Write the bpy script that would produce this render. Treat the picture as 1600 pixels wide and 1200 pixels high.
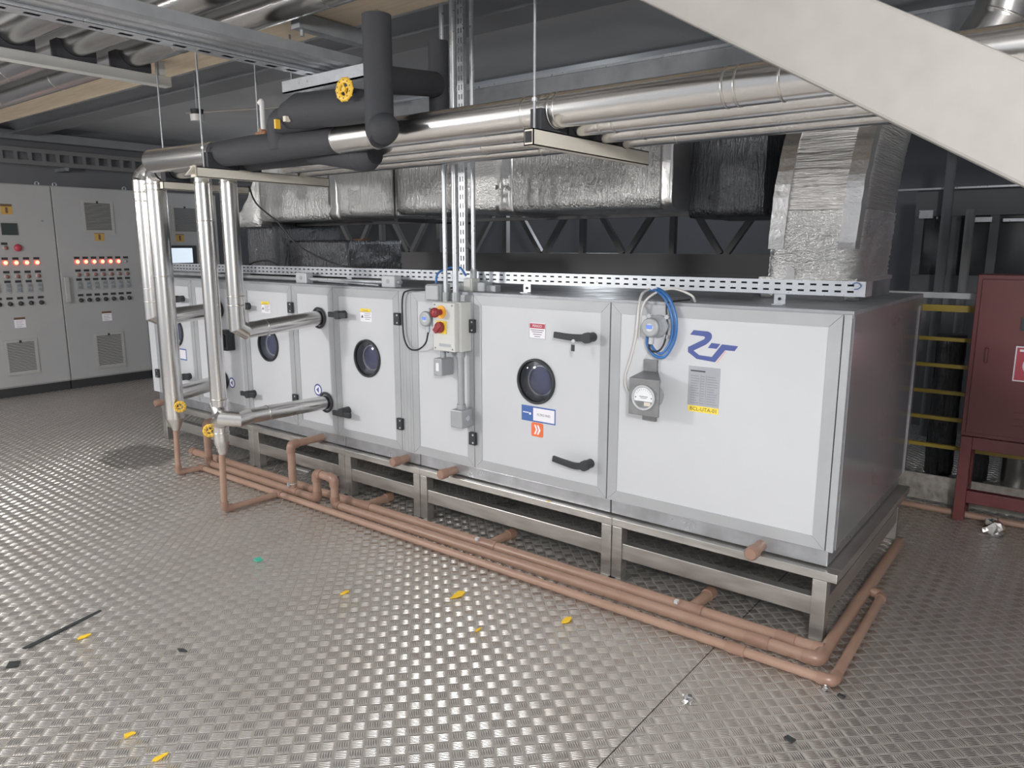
import bpy, bmesh, math, random
from mathutils import Vector, Matrix
random.seed(7)
PI = math.pi
for o in list(bpy.data.objects): bpy.data.objects.remove(o)
scene = bpy.context.scene
COL = scene.collection

# ------------------------------------------------------------------ camera, world, lamps, exposure
cam_d = bpy.data.cameras.new('camera'); cam = bpy.data.objects.new('camera', cam_d); COL.objects.link(cam)
cam.location = (0.777, -3.111, 1.653)
YAW, PITCH = -0.6653, -0.1832
cam.rotation_euler = (PI/2 + PITCH, 0, -YAW)
cam_d.sensor_width = 36; cam_d.lens = 36*1159.4/1600; cam_d.clip_start = 0.05
scene.camera = cam

world = bpy.data.worlds.new('world'); scene.world = world; world.use_nodes = True
wn = world.node_tree.nodes; wn['Background'].inputs[0].default_value = (0.92, 0.945, 1.0, 1); wn['Background'].inputs[1].default_value = 0.62

def lamp(name, loc, power, color, radius=.12):
    d = bpy.data.lights.new(name, 'POINT'); d.shadow_soft_size = radius; d.energy = power; d.color = color
    o = bpy.data.objects.new(name, d); COL.objects.link(o); o.location = loc
    return o
lamp('hanging_or_fill_lamp', (1.70, -3.85, 2.45), 440, (1.0, 0.975, 0.94), .17)
lamp('hanging_or_fill_lamp', (-4.5, -4.0, 2.15), 290, (1.0, 0.965, 0.92), .15)
lamp('hanging_or_fill_lamp', (-7.3, -4.1, 2.15), 55, (1.0, 0.965, 0.92), .15)
lamp('hanging_or_fill_lamp', (-3.4, 3.7, 2.15), 38, (0.90, 0.95, 1.0))  # fill light added behind the duct to lift the dark back area
lamp('hanging_or_fill_lamp', (-7.4, 3.2, 2.15), 12, (0.90, 0.95, 1.0))  # added fill light for the dim left end behind the unit
lamp('hanging_or_fill_lamp', (2.9, 3.4, 2.30), 12, (0.90, 0.95, 1.0))  # added fill light for the background at the right

scene.view_settings.view_transform = 'Standard'; scene.view_settings.look = 'None'
scene.view_settings.gamma = 1; scene.view_settings.use_curve_mapping = False
scene.view_settings.exposure = 0.0

# ------------------------------------------------------------------ materials
def new_mat(name, color=(.5, .5, .5), rough=.5, metal=0.0, spec=.5, emit=None, estr=0, coat=0):
    m = bpy.data.materials.new(name); m.use_nodes = True
    b = m.node_tree.nodes['Principled BSDF']
    b.inputs['Base Color'].default_value = (*color, 1); b.inputs['Roughness'].default_value = rough
    b.inputs['Metallic'].default_value = metal; b.inputs['Specular IOR Level'].default_value = spec
    b.inputs['Coat Weight'].default_value = coat
    if emit: b.inputs['Emission Color'].default_value = (*emit, 1); b.inputs['Emission Strength'].default_value = estr
    return m
class NT:
    def __init__(s, m): s.m = m; s.t = m.node_tree; s.b = s.t.nodes['Principled BSDF']
    def n(s, typ, **kw):
        x = s.t.nodes.new(typ)
        for k, v in kw.items(): setattr(x, k, v)
        return x
    def l(s, a, b): s.t.links.new(a, b)
    def math(s, op, a, b=None, c=None):
        x = s.n('ShaderNodeMath', operation=op)
        for i, v in enumerate((a, b, c)):
            if v is None: continue
            if isinstance(v, (int, float)): x.inputs[i].default_value = v
            else: s.l(v, x.inputs[i])
        return x.outputs[0]
    def coord(s, kind='Object', scale=None):
        c = s.n('ShaderNodeTexCoord').outputs[kind]
        if scale:
            mp = s.n('ShaderNodeMapping'); mp.inputs['Scale'].default_value = scale; s.l(c, mp.inputs[0]); c = mp.outputs[0]
        return c
    def noise(s, vec, scale, detail=3, rough=.5):
        x = s.n('ShaderNodeTexNoise'); x.inputs['Scale'].default_value = scale; x.inputs['Detail'].default_value = detail; x.inputs['Roughness'].default_value = rough
        s.l(vec, x.inputs['Vector']); return x.outputs['Fac']
    def ramp(s, fac, stops):
        x = s.n('ShaderNodeValToRGB'); e = x.color_ramp.elements
        while len(e) < len(stops): e.new(.5)
        for i, (p, c) in enumerate(stops): e[i].position = p; e[i].color = (*c, 1) if len(c) == 3 else c
        s.l(fac, x.inputs[0]); return x.outputs[0]
    def rng(s, fac, a, b, c, d):
        x = s.n('ShaderNodeMapRange'); s.l(fac, x.inputs[0])
        for i, v in enumerate((a, b, c, d)): x.inputs[i+1].default_value = v
        return x.outputs[0]
    def bump(s, h, strength=.3, dist=.01):
        x = s.n('ShaderNodeBump'); x.inputs['Strength'].default_value = strength; x.inputs['Distance'].default_value = dist
        s.l(h, x.inputs['Height']); s.l(x.outputs[0], s.b.inputs['Normal']); return x
def mottled(name, c0, c1, scale, rough, metal=0., r_var=.08, bump=0., spec=.5, stretch=None):
    m = new_mat(name, c0, rough, metal, spec); t = NT(m); v = t.coord('Object', stretch); f = t.noise(v, scale, 4)
    t.l(t.ramp(f, [(.3, c0), (.7, c1)]), t.b.inputs['Base Color'])
    t.l(t.rng(f, .3, .7, max(.03, rough-r_var), rough+r_var), t.b.inputs['Roughness'])
    if bump: t.bump(f, bump, .005)
    return m
M = {}
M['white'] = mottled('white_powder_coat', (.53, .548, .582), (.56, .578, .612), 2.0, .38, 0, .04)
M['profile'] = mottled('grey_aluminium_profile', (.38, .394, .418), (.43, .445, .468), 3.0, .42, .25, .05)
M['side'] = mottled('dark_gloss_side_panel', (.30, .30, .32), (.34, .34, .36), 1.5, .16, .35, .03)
M['channel'] = mottled('galvanised_channel', (.50, .52, .56), (.36, .37, .39), 9.0, .34, .75, .08)
M['stainless'] = mottled('brushed_stainless', (.46, .45, .43), (.60, .585, .56), 5.0, .36, .85, .07, stretch=(1, 1, 6))
M['clad'] = mottled('polished_aluminium_cladding', (.70, .69, .675), (.65, .64, .63), 2.5, .24, 1.0, .04)
M['band'] = new_mat('cladding_seam', (.62, .60, .57), .3, 1.0)
M['galv'] = mottled('galvanised_steel', (.66, .69, .73), (.54, .57, .61), 25.0, .34, .6, .08)
M['galv_dark'] = mottled('dull_galvanised_steel', (.40, .42, .45), (.31, .325, .35), 8.0, .45, .4, .08)
M['beige'] = mottled('beige_painted_steel', (.68, .65, .57), (.72, .69, .62), 6.0, .5, 0, .05)
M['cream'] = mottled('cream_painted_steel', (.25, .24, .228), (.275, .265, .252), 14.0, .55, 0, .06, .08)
M['rubber'] = mottled('black_foam_rubber', (.030, .032, .039), (.039, .041, .049), 20.0, .75, 0, .05)
M['plastic'] = new_mat('black_plastic', (.03, .033, .038), .45)
M['dark'] = new_mat('dark_interior', (.02, .021, .025), .7)
M['brown'] = mottled('brown_pvc', (.31, .195, .145), (.345, .225, .17), 9.0, .38, 0, .06)
M['brown_fit'] = mottled('brown_pvc_fitting', (.265, .16, .12), (.30, .185, .14), 9.0, .34, 0, .05)
M['cabinet'] = mottled('light_grey_cabinet', (.345, .35, .36), (.37, .375, .385), 2.0, .5, 0, .04)
M['vent'] = new_mat('grey_vent_plastic', (.36, .365, .36), .6)
M['red'] = mottled('shaded_cabinet_red', (.14, .030, .033), (.12, .025, .028), 4.0, .4, 0, .05)  # red darkened in the base colour to stand in for shade
M['yellow'] = mottled('yellow_rail_paint', (.34, .25, .03), (.28, .20, .02), 7.0, .45)
M['ywheel'] = mottled('yellow_handwheel', (.75, .48, .05), (.68, .42, .04), 20.0, .45)
M['wood'] = None
M['ceil'] = mottled('ceiling_grey', (.60, .62, .65), (.56, .575, .60), 1.2, .6)
M['ceil_beam'] = mottled('ceiling_beam_grey', (.26, .27, .29), (.30, .31, .33), 4.0, .5, .2)
M['wall'] = mottled('dark_wall', (.13, .135, .15), (.15, .155, .17), 1.5, .7)
M['wall_left'] = mottled('dark_grey_wall', (.17, .175, .19), (.19, .195, .21), 1.5, .7)
M['truss'] = mottled('dark_steel', (.17, .17, .175), (.19, .19, .195), 3.0, .6)
M['plinth'] = new_mat('black_plinth', (.03, .03, .034), .6)
M['blue'] = new_mat('blue_ink', (.07, .10, .30), .4)
M['sticker_blue'] = new_mat('blue_sticker', (.055, .13, .38), .4)
M['sticker_white'] = new_mat('white_sticker', (.78, .77, .84), .4)
M['ink'] = new_mat('black_ink', (.05, .05, .06), .5)
M['ink_grey'] = new_mat('grey_ink', (.22, .23, .26), .5)
M['orange'] = new_mat('orange_sticker', (.78, .16, .05), .45)
M['danger'] = new_mat('danger_red', (.42, .05, .08), .45)
M['red_ink'] = new_mat('red_ink', (.7, .25, .25), .5)
M['label_yellow'] = new_mat('yellow_label', (.85, .66, .08), .45)
M['plate'] = mottled('aluminium_plate', (.36, .38, .42), (.40, .42, .46), 10, .4, .2)
M['steel_gauge'] = mottled('grey_hammered_bracket', (.22, .225, .235), (.27, .275, .285), 30, .4, .5)
M['box'] = mottled('grey_enclosure', (.55, .56, .55), (.58, .59, .58), 3, .45)
M['boxgrey'] = mottled('grey_junction_box', (.34, .36, .38), (.38, .40, .42), 5, .42, .3)
M['kick'] = mottled('kick_plate_aluminium', (.34, .32, .29), (.50, .48, .45), 28.0, .4, .6, .08, .3)
M['pbox'] = new_mat('grey_cast_box', (.50, .52, .55), .4, .2)
M['switch_red'] = new_mat('red_switch', (.27, .03, .035), .35)
M['switch_yellow'] = new_mat('yellow_switch_plate', (.85, .62, .05), .4)
M['switch_orange'] = new_mat('orange_switch_ring', (.85, .42, .05), .4)
M['hose_blue'] = new_mat('blue_hose', (.04, .155, .42), .28, coat=.3)
M['hose_clear'] = new_mat('clear_hose', (.58, .58, .57), .3)
M['cable'] = new_mat('black_cable', (.018, .018, .02), .5)
M['lcd'] = new_mat('blue_display', (.12, .2, .5), .3, emit=(.18, .32, 1), estr=.35)
M['dial'] = new_mat('gauge_dial', (.72, .74, .78), .35)
M['led'] = new_mat('red_indicator_lit', (.8, .05, .02), .3, emit=(1, .05, .025), estr=2.2)
M['led_core'] = new_mat('red_indicator_core', (1, .6, .4), .3, emit=(1, .34, .20), estr=2.4)
M['button_red'] = new_mat('dull_red_button', (.26, .12, .10), .4)
M['amber'] = new_mat('amber_label', (.48, .30, .08), .5)
M['amber_dark'] = new_mat('amber_label_header', (.14, .08, .05), .5)
M['screen'] = new_mat('lit_screen', (.5, .6, .7), .3, emit=(.78, .88, 1), estr=.75)
M['screen_dark'] = new_mat('dark_meter_glass', (.05, .06, .06), .25)
M['white_plastic'] = new_mat('white_plastic', (.6, .6, .6), .4)
M['scrap_yellow'] = new_mat('yellow_scrap', (.85, .55, .03), .6)
M['scrap_green'] = new_mat('green_scrap', (.05, .45, .32), .6)
M['scrap_dark'] = new_mat('dark_scrap', (.03, .035, .035), .6)
M['foil_scrap'] = mottled('crumpled_foil', (.85, .85, .85), (.7, .7, .7), 30, .2, 1.0)
M['glazing'] = new_mat('dark_glazing', (.06, .065, .07), .12, spec=.6)
M['bronze'] = new_mat('orange_timber', (.28, .13, .06), .6)
M['tape'] = new_mat('pale_paper', (.62, .58, .5), .6)

def glass_mat():
    m = bpy.data.materials.new('porthole_glass'); m.use_nodes = True; t = m.node_tree; t.nodes.clear()
    out = t.nodes.new('ShaderNodeOutputMaterial'); mx = t.nodes.new('ShaderNodeMixShader')
    tr = t.nodes.new('ShaderNodeBsdfTransparent'); tr.inputs[0].default_value = (.72, .74, .8, 1)
    gl = t.nodes.new('ShaderNodeBsdfGlossy'); gl.inputs['Roughness'].default_value = .08
    fr = t.nodes.new('ShaderNodeFresnel'); fr.inputs[0].default_value = 1.6
    t.links.new(fr.outputs[0], mx.inputs[0]); t.links.new(tr.outputs[0], mx.inputs[1]); t.links.new(gl.outputs[0], mx.inputs[2]); t.links.new(mx.outputs[0], out.inputs[0])
    return m
M['glass'] = glass_mat()
M['port_in'] = new_mat('porthole_interior', (.36, .37, .40), .5); M['port_ring'] = new_mat('porthole_ring', (.62, .63, .66), .3); M['port_pane'] = new_mat('porthole_pane', (.15, .155, .25), .25)

def wood_mat():
    m = new_mat('pale_plywood', (.6, .48, .33), .6); t = NT(m); v = t.coord('Object', (1, 9, 9)); f = t.noise(v, 3, 6, .6)
    t.l(t.ramp(f, [(.3, (.74, .60, .43)), (.55, (.84, .71, .54)), (.8, (.88, .77, .61))]), t.b.inputs['Base Color']); return m
M['wood'] = wood_mat()

def foil_mat(name, stretch, tint=(.80, .80, .80), cr=.8, wrinkle=.5, dist=.009):
    """foil faced insulation: fine creases drawn out along one direction, plus a soft crumple"""
    m = new_mat(name, tint, .24, 1.0); t = NT(m); v = t.coord('Object'); vs = t.coord('Object', stretch)
    big = t.noise(v, 4, 3); mid_ = t.noise(v, 22, 4, .6); line = t.noise(vs, 10, 3, .55)
    ridge = t.math('ABSOLUTE', t.math('SUBTRACT', t.noise(vs, 16, 3, .6), .5))
    fine = t.math('ABSOLUTE', t.math('SUBTRACT', t.noise(v, 48, 3, .6), .5))
    h = t.math('ADD', t.math('MULTIPLY', big, 1.2), t.math('MULTIPLY', mid_, .8*cr))
    h = t.math('ADD', h, t.math('MULTIPLY', line, 2.4*wrinkle)); h = t.math('ADD', h, t.math('MULTIPLY', ridge, 2.4*cr)); h = t.math('ADD', h, t.math('MULTIPLY', fine, 1.5*cr))
    t.bump(h, 1.0, dist)
    t.l(t.rng(big, .3, .7, .26, .40), t.b.inputs['Roughness'])
    return m
M['foil_v'] = foil_mat('foil_vertical_creases', (7, 7, 1.2), (.64, .645, .65), .7, .7)
M['foil_h'] = foil_mat('foil_horizontal_creases', (.6, .6, 13), (.78, .775, .77), .25, .5, .006)
M['foil_c'] = foil_mat('foil_crinkled', (3, 3, 7), (.88, .885, .89), .5, .4, .007)
M['foil_dark'] = foil_mat('dull_foil', (8, 8, 1), (.10, .104, .112), .4, .5)
M['foil_tape'] = foil_mat('foil_tape', (2, 2, 2), (.62, .62, .625), .12, .1, .006)

def floor_mat():
    m = new_mat('five_bar_tread_plate', (.6, .58, .55), .36, .85); t = NT(m)
    v = t.coord('Object'); sep = t.n('ShaderNodeSeparateXYZ'); t.l(v, sep.inputs[0]); X, Y = sep.outputs[0], sep.outputs[1]
    S = .0481*math.sqrt(2)
    U = t.math('DIVIDE', t.math('ADD', X, Y), S); V = t.math('DIVIDE', t.math('SUBTRACT', Y, X), S)
    fu, fv = t.math('FRACT', U), t.math('FRACT', V)
    par = t.math('FLOORED_MODULO', t.math('ADD', t.math('FLOOR', U), t.math('FLOOR', V)), 2)
    def mix(a, b):
        return t.math('ADD', a, t.math('MULTIPLY', t.math('SUBTRACT', b, a), par))
    across, along = mix(fv, fu), mix(fu, fv)
    a2 = t.math('DIVIDE', t.math('SUBTRACT', across, .07), .86)
    s = t.math('ABSOLUTE', t.math('SINE', t.math('MULTIPLY', a2, PI*5)))
    inside = t.math('MULTIPLY', t.math('GREATER_THAN', a2, 0), t.math('LESS_THAN', a2, 1))
    prof = t.math('POWER', t.math('MULTIPLY', s, inside), .75)
    w = t.math('ABSOLUTE', t.math('SUBTRACT', t.math('MULTIPLY', along, 2), 1))
    tap = t.math('SUBTRACT', 1, t.math('POWER', t.math('MINIMUM', t.math('MULTIPLY', w, 1.06), 1), 2.2))
    h = t.math('MULTIPLY', prof, tap)
    n1 = t.noise(v, .9, 4, .6); n2 = t.noise(v, 14, 4, .6); n3 = t.noise(v, 3.2, 5, .65)
    h2 = t.math('ADD', h, t.math('MULTIPLY', n2, .015))
    t.bump(h2, 1.0, .0042)
    base = t.ramp(n3, [(.28, (.76, .715, .66)), (.5, (.86, .825, .78)), (.72, (.91, .885, .85))])
    # brown-grey trodden dirt lying between the bars
    dm = t.n('ShaderNodeMix', data_type='RGBA'); t.l(t.math('MULTIPLY', t.math('SUBTRACT', 1, t.math('MINIMUM', t.math('MULTIPLY', h, 2.2), 1)), t.rng(n1, .3, .75, .68, .42)), dm.inputs[0]); t.l(base, dm.inputs[6]); dm.inputs[7].default_value = (.20, .175, .15, 1)
    # dried puddle stain, with its own outline
    px = t.math('ADD', t.math('DIVIDE', t.math('ADD', X, 5.12), .36), t.math('MULTIPLY', t.math('SUBTRACT', n3, .5), 1.4))
    py = t.math('ADD', t.math('DIVIDE', t.math('ADD', Y, .43), .30), t.math('MULTIPLY', t.math('SUBTRACT', n1, .5), 1.4))
    d = t.math('SQRT', t.math('ADD', t.math('MULTIPLY', px, px), t.math('MULTIPLY', py, py)))
    wet = t.rng(d, .85, 1.0, 1, 0)
    sm = t.n('ShaderNodeMix', data_type='RGBA'); t.l(t.math('MULTIPLY', wet, .6), sm.inputs[0]); t.l(dm.outputs[2], sm.inputs[6]); sm.inputs[7].default_value = (.13, .13, .115, 1)
    # joint between two plates
    seam = t.math('LESS_THAN', t.math('ABSOLUTE', t.math('ADD', X, .32)), .0022)
    em = t.n('ShaderNodeMix', data_type='RGBA'); t.l(seam, em.inputs[0]); t.l(sm.outputs[2], em.inputs[6]); em.inputs[7].default_value = (.06, .055, .05, 1)
    t.l(em.outputs[2], t.b.inputs['Base Color'])
    t.l(t.math('ADD', t.rng(n3, .3, .7, .24, .17), t.math('MULTIPLY', t.math('SUBTRACT', 1, t.math('MINIMUM', t.math('MULTIPLY', h, 3), 1)), .25)), t.b.inputs['Roughness'])
    t.l(t.rng(t.math('ADD', h, t.math('MULTIPLY', n1, .6)), .2, 1.0, .55, .92), t.b.inputs['Metallic'])
    return m
M['floor'] = floor_mat()

# ------------------------------------------------------------------ mesh builder
class MB:
    def __init__(s): s.v = []; s.f = []; s.mi = []; s.sm = []; s.mats = []; s.cur = 0
    def mat(s, m):
        if isinstance(m, str): m = M[m]
        if m not in s.mats: s.mats.append(m)
        s.cur = s.mats.index(m); return s
    def face(s, idx, smooth=False): s.f.append(tuple(idx)); s.mi.append(s.cur); s.sm.append(smooth)
    def add(s, vs): i = len(s.v); s.v += [Vector(p) for p in vs]; return i
    def box(s, x0, x1, y0, y1, z0, z1):
        x0, x1 = min(x0, x1), max(x0, x1); y0, y1 = min(y0, y1), max(y0, y1); z0, z1 = min(z0, z1), max(z0, z1)
        i = s.add([(x0, y0, z0), (x1, y0, z0), (x1, y1, z0), (x0, y1, z0), (x0, y0, z1), (x1, y0, z1), (x1, y1, z1), (x0, y1, z1)])
        for q in ((0, 3, 2, 1), (4, 5, 6, 7), (0, 1, 5, 4), (1, 2, 6, 5), (2, 3, 7, 6), (3, 0, 4, 7)): s.face([i+k for k in q])
        return s
    def hexa(s, p):   # 8 points, bottom ring then top ring
        i = s.add(p)
        for q in ((0, 3, 2, 1), (4, 5, 6, 7), (0, 1, 5, 4), (1, 2, 6, 5), (2, 3, 7, 6), (3, 0, 4, 7)): s.face([i+k for k in q])
        return s
    def bar(s, p0, p1, w, h, up=(0, 0, 1)):
        p0, p1 = Vector(p0), Vector(p1); d = (p1-p0).normalized(); a = d.cross(Vector(up))
        if a.length < 1e-4: a = d.cross(Vector((1, 0, 0)))
        a.normalize(); b = a.cross(d)
        ring = lambda p: [p-a*w/2-b*h/2, p+a*w/2-b*h/2, p+a*w/2+b*h/2, p-a*w/2+b*h/2]
        return s.hexa(ring(p0)+ring(p1))
    def tube(s, pts, r, seg=20, cap=True, split=False, smooth=True):
        pts = [Vector(p) for p in pts]; n = len(pts); rs = r if isinstance(r, (list, tuple)) else [r]*n
        tan = []
        for i in range(n):
            a = (pts[i]-pts[i-1]).normalized() if i else None; b = (pts[i+1]-pts[i]).normalized() if i < n-1 else None
            tan.append((a, b))
        d0 = tan[0][1]; u = d0.cross(Vector((0, 0, 1)))
        if u.length < 1e-3: u = d0.cross(Vector((1, 0, 0)))
        u.normalize(); rings = []; cur = d0
        for i in range(n):
            a, b = tan[i]
            if a is None: dirn = b; nrm = b
            elif b is None: dirn = a; nrm = a
            else: dirn = a; nrm = (a+b).normalized() if (a+b).length > 1e-6 else a
            q = cur.rotation_difference(dirn); u = q @ u; cur = dirn
            w = dirn.cross(u)
            ring = []
            for k in range(seg):
                t = 2*PI*k/seg; off = (u*math.cos(t)+w*math.sin(t))*rs[i]
                p = pts[i]+off
                if a is not None and b is not None:          # mitre plane
                    den = dirn.dot(nrm)
                    if den > .2: p = p - dirn*(off.dot(nrm)/den)
                ring.append(p)
            if b is not None and a is not None:
                q = cur.rotation_difference(b); u = q @ u; cur = b
            rings.append(ring)
        if split:
            for i in range(n-1):
                j = s.add(rings[i]); k2 = s.add(rings[i+1])
                for k in range(seg): s.face((j+k, j+(k+1) % seg, k2+(k+1) % seg, k2+k), smooth)
        else:
            ids = [s.add(rg) for rg in rings]
            for i in range(n-1):
                for k in range(seg): s.face((ids[i]+k, ids[i]+(k+1) % seg, ids[i+1]+(k+1) % seg, ids[i+1]+k), smooth)
        if cap:
            j = s.add(rings[0]); s.face([j+k for k in range(seg)][::-1]); j = s.add(rings[-1]); s.face([j+k for k in range(seg)])
        return s
    def cyl(s, p0, p1, r0, r1=None, seg=24, cap=True): return s.tube([p0, p1], [r0, r0 if r1 is None else r1], seg, cap)
    def lathe(s, prof, org, axis, seg=32, caps=True):
        axis = Vector(axis).normalized(); org = Vector(org); u = axis.cross(Vector((0, 0, 1)))
        if u.length < 1e-3: u = Vector((1, 0, 0))
        u.normalize(); w = axis.cross(u); prev = None
        for (r, h) in prof:
            ring = s.add([org+axis*h+(u*math.cos(2*PI*k/seg)+w*math.sin(2*PI*k/seg))*r for k in range(seg)])
            if prev is not None:
                for k in range(seg): s.face((prev+k, prev+(k+1) % seg, ring+(k+1) % seg, ring+k), True)
            else: first = ring
            prev = ring
        if caps:
            if prof[0][0] > 1e-5: s.face([first+k for k in range(seg)][::-1])
            if prof[-1][0] > 1e-5: s.face([prev+k for k in range(seg)])
        return s
    def prism(s, poly, org, u, v, d):   # polygon (a,b) in the plane org+a*u+b*v, extruded by vector d
        org, u, v, d = Vector(org), Vector(u), Vector(v), Vector(d); n = len(poly)
        i = s.add([org+u*a+v*b for a, b in poly]); j = s.add([org+u*a+v*b+d for a, b in poly])
        s.face([i+k for k in range(n)][::-1]); s.face([j+k for k in range(n)])
        for k in range(n): s.face((i+k, i+(k+1) % n, j+(k+1) % n, j+k))
        return s
    def sphere(s, c, r, seg=20, rings=12):
        rx = r if isinstance(r, (tuple, list)) else (r, r, r); c = Vector(c); prev = None
        for a in range(rings+1):
            th = PI*a/rings; ring = s.add([c+Vector((rx[0]*math.sin(th)*math.cos(2*PI*k/seg), rx[1]*math.sin(th)*math.sin(2*PI*k/seg), rx[2]*math.cos(th))) for k in range(seg)])
            if prev is not None:
                for k in range(seg): s.face((prev+k, ring+k, ring+(k+1) % seg, prev+(k+1) % seg), True)
            prev = ring
        return s
    def torus(s, c, axis, R, r, seg=32, sub=10):
        c = Vector(c); axis = Vector(axis).normalized(); u = axis.cross(Vector((0, 0, 1)))
        if u.length < 1e-3: u = Vector((1, 0, 0))
        u.normalize(); w = axis.cross(u); ids = []
        for i in range(seg):
            t = 2*PI*i/seg; d = u*math.cos(t)+w*math.sin(t)
            ids.append(s.add([c+d*(R+r*math.cos(2*PI*k/sub))+axis*r*math.sin(2*PI*k/sub) for k in range(sub)]))
        for i in range(seg):
            a, b = ids[i], ids[(i+1) % seg]
            for k in range(sub): s.face((a+k, a+(k+1) % sub, b+(k+1) % sub, b+k), True)
        return s
    def strip(s, org, u, v, L, H, rows, pitch, sl, sh, nrm, th=.002, off=.5):
        # perforated strip: length L along u, height H along v, rows of slots (centres in v), real holes
        org, u, v, nrm = Vector(org), Vector(u), Vector(v), Vector(nrm)
        xs = [0.0]; n = int(L/pitch)
        for k in range(n):
            c = (k+off)*pitch; xs += [c-sl/2, c+sl/2]
        xs = [x for x in xs if x < L-.001]+[L]
        zs = [0.0]
        for rr in rows: zs += [rr-sh/2, rr+sh/2]
        zs += [H]
        for a in range(len(xs)-1):
            hole_col = (a % 2 == 1)
            for b in range(len(zs)-1):
                if hole_col and b % 2 == 1: continue
                if hole_col or True:
                    q = [org+u*xs[a]+v*zs[b], org+u*xs[a+1]+v*zs[b], org+u*xs[a+1]+v*zs[b+1], org+u*xs[a]+v*zs[b+1]]
                    i = s.add(q); s.face((i, i+1, i+2, i+3))
                    j = s.add([p-nrm*th for p in q]); s.face((j+3, j+2, j+1, j))
        return s
_txt = {}
def text_geo(t):
    if t not in _txt:
        c = bpy.data.curves.new('t', 'FONT'); c.body = t; c.resolution_u = 3
        o = bpy.data.objects.new('t', c); COL.objects.link(o); dg = bpy.context.evaluated_depsgraph_get()
        me = bpy.data.meshes.new_from_object(o.evaluated_get(dg))
        vs = [tuple(v.co) for v in me.vertices]; fs = [tuple(p.vertices) for p in me.polygons]
        bpy.data.objects.remove(o); bpy.data.curves.remove(c); bpy.data.meshes.remove(me); _txt[t] = (vs, fs)
    return _txt[t]
def add_text(mb, t, org, u, v, width=None, height=None, center=True):
    vs, fs = text_geo(t)
    if not vs: return
    x0, x1 = min(p[0] for p in vs), max(p[0] for p in vs); y0, y1 = min(p[1] for p in vs), max(p[1] for p in vs)
    sy = (height or width*(y1-y0)/(x1-x0))/(y1-y0); sx = width/(x1-x0) if width else sy
    org, u, v = Vector(org), Vector(u), Vector(v)
    cx, cy = ((x0+x1)/2, (y0+y1)/2) if center else (x0, y0)
    i = mb.add([org+u*(p[0]-cx)*sx+v*(p[1]-cy)*sy for p in vs])
    for f in fs: mb.face([i+k for k in f])

def root_loc(o):
    while o.parent: o = o.parent
    return o.location.copy()
def obj(name, mb, mat=None, parent=None, label=None, cat=None, group=None, kind=None, bev=0, origin=None):
    if mat is not None and not mb.mats: mb.mat(mat); mb.mi = [0]*len(mb.f)
    if parent is not None: org = root_loc(parent)
    elif origin is not None: org = Vector(origin)
    else:
        xs = [p.x for p in mb.v]; ys = [p.y for p in mb.v]; zs = [p.z for p in mb.v]
        org = Vector(((min(xs)+max(xs))/2, (min(ys)+max(ys))/2, min(zs)))
    me = bpy.data.meshes.new(name); me.from_pydata([tuple(p-org) for p in mb.v], [], mb.f)
    for m in mb.mats: me.materials.append(m)
    me.polygons.foreach_set('material_index', mb.mi); me.polygons.foreach_set('use_smooth', mb.sm)
    bm = bmesh.new(); bm.from_mesh(me); bmesh.ops.recalc_face_normals(bm, faces=bm.faces); bm.to_mesh(me); bm.free()
    me.update()
    o = bpy.data.objects.new(name, me); COL.objects.link(o)
    if parent is not None: o.parent = parent
    else: o.location = org
    if bev:
        b = o.modifiers.new('bevel', 'BEVEL'); b.width = bev; b.segments = 2; b.limit_method = 'ANGLE'; b.angle_limit = math.radians(50)
    tag(o, label, cat, group, kind); return o
def tag(o, label=None, cat=None, group=None, kind=None):
    for k, v in (('label', label), ('category', cat), ('group', group), ('kind', kind)):
        if v: o[k] = v
    return o
def thing(name, label, cat, loc, group=None):
    o = bpy.data.objects.new(name, None); COL.objects.link(o); o.location = loc; o.empty_display_size = .1
    return tag(o, label, cat, group)
def fillet(pts, R, n=6):
    pts = [Vector(p) for p in pts]; out = [pts[0]]
    for i in range(1, len(pts)-1):
        a, b, c = pts[i-1], pts[i], pts[i+1]; d1 = (a-b); d2 = (c-b); r = min(R, d1.length*.49, d2.length*.49)
        p0 = b+d1.normalized()*r; p1 = b+d2.normalized()*r
        for k in range(n+1):
            t = k/n; out.append(p0*(1-t)**2+b*2*t*(1-t)+p1*t*t)
    return out+[pts[-1]]
def spline(pts, n=10):
    P = [Vector(p) for p in pts]; P = [P[0]*2-P[1]]+P+[P[-1]*2-P[-2]]; out = []
    for i in range(1, len(P)-2):
        for k in range(n):
            t = k/n; a, b, c, d = P[i-1], P[i], P[i+1], P[i+2]
            out.append(.5*((2*b)+(c-a)*t+(2*a-5*b+4*c-d)*t*t+(3*b-a-3*c+d)*t**3))
    return out+[P[-2]]
X_, Y_, Z_ = (1, 0, 0), (0, 1, 0), (0, 0, 1)

# ------------------------------------------------------------------ the setting
b = MB(); b.box(-9.6, 5, -6.5, 7, -.05, 0); obj('floor', b, 'floor', kind='structure', origin=(0, 0, 0))
b = MB(); b.box(-9.6, 5, -6.5, 7, 3.1, 3.16); obj('ceiling', b, 'ceil', kind='structure')
b = MB(); b.box(-9.6, 5, 6.2, 6.35, 0, 3.1); obj('wall_back', b, 'wall', kind='structure')
b = MB(); b.box(-9.72, -9.6, -6.5, 6.35, 0, 3.1); obj('wall_left', b, 'wall_left', kind='structure')
b = MB(); b.box(5, 5.12, -6.5, 6.35, 0, 3.1); obj('wall_right', b, 'wall_left', kind='structure')
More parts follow.
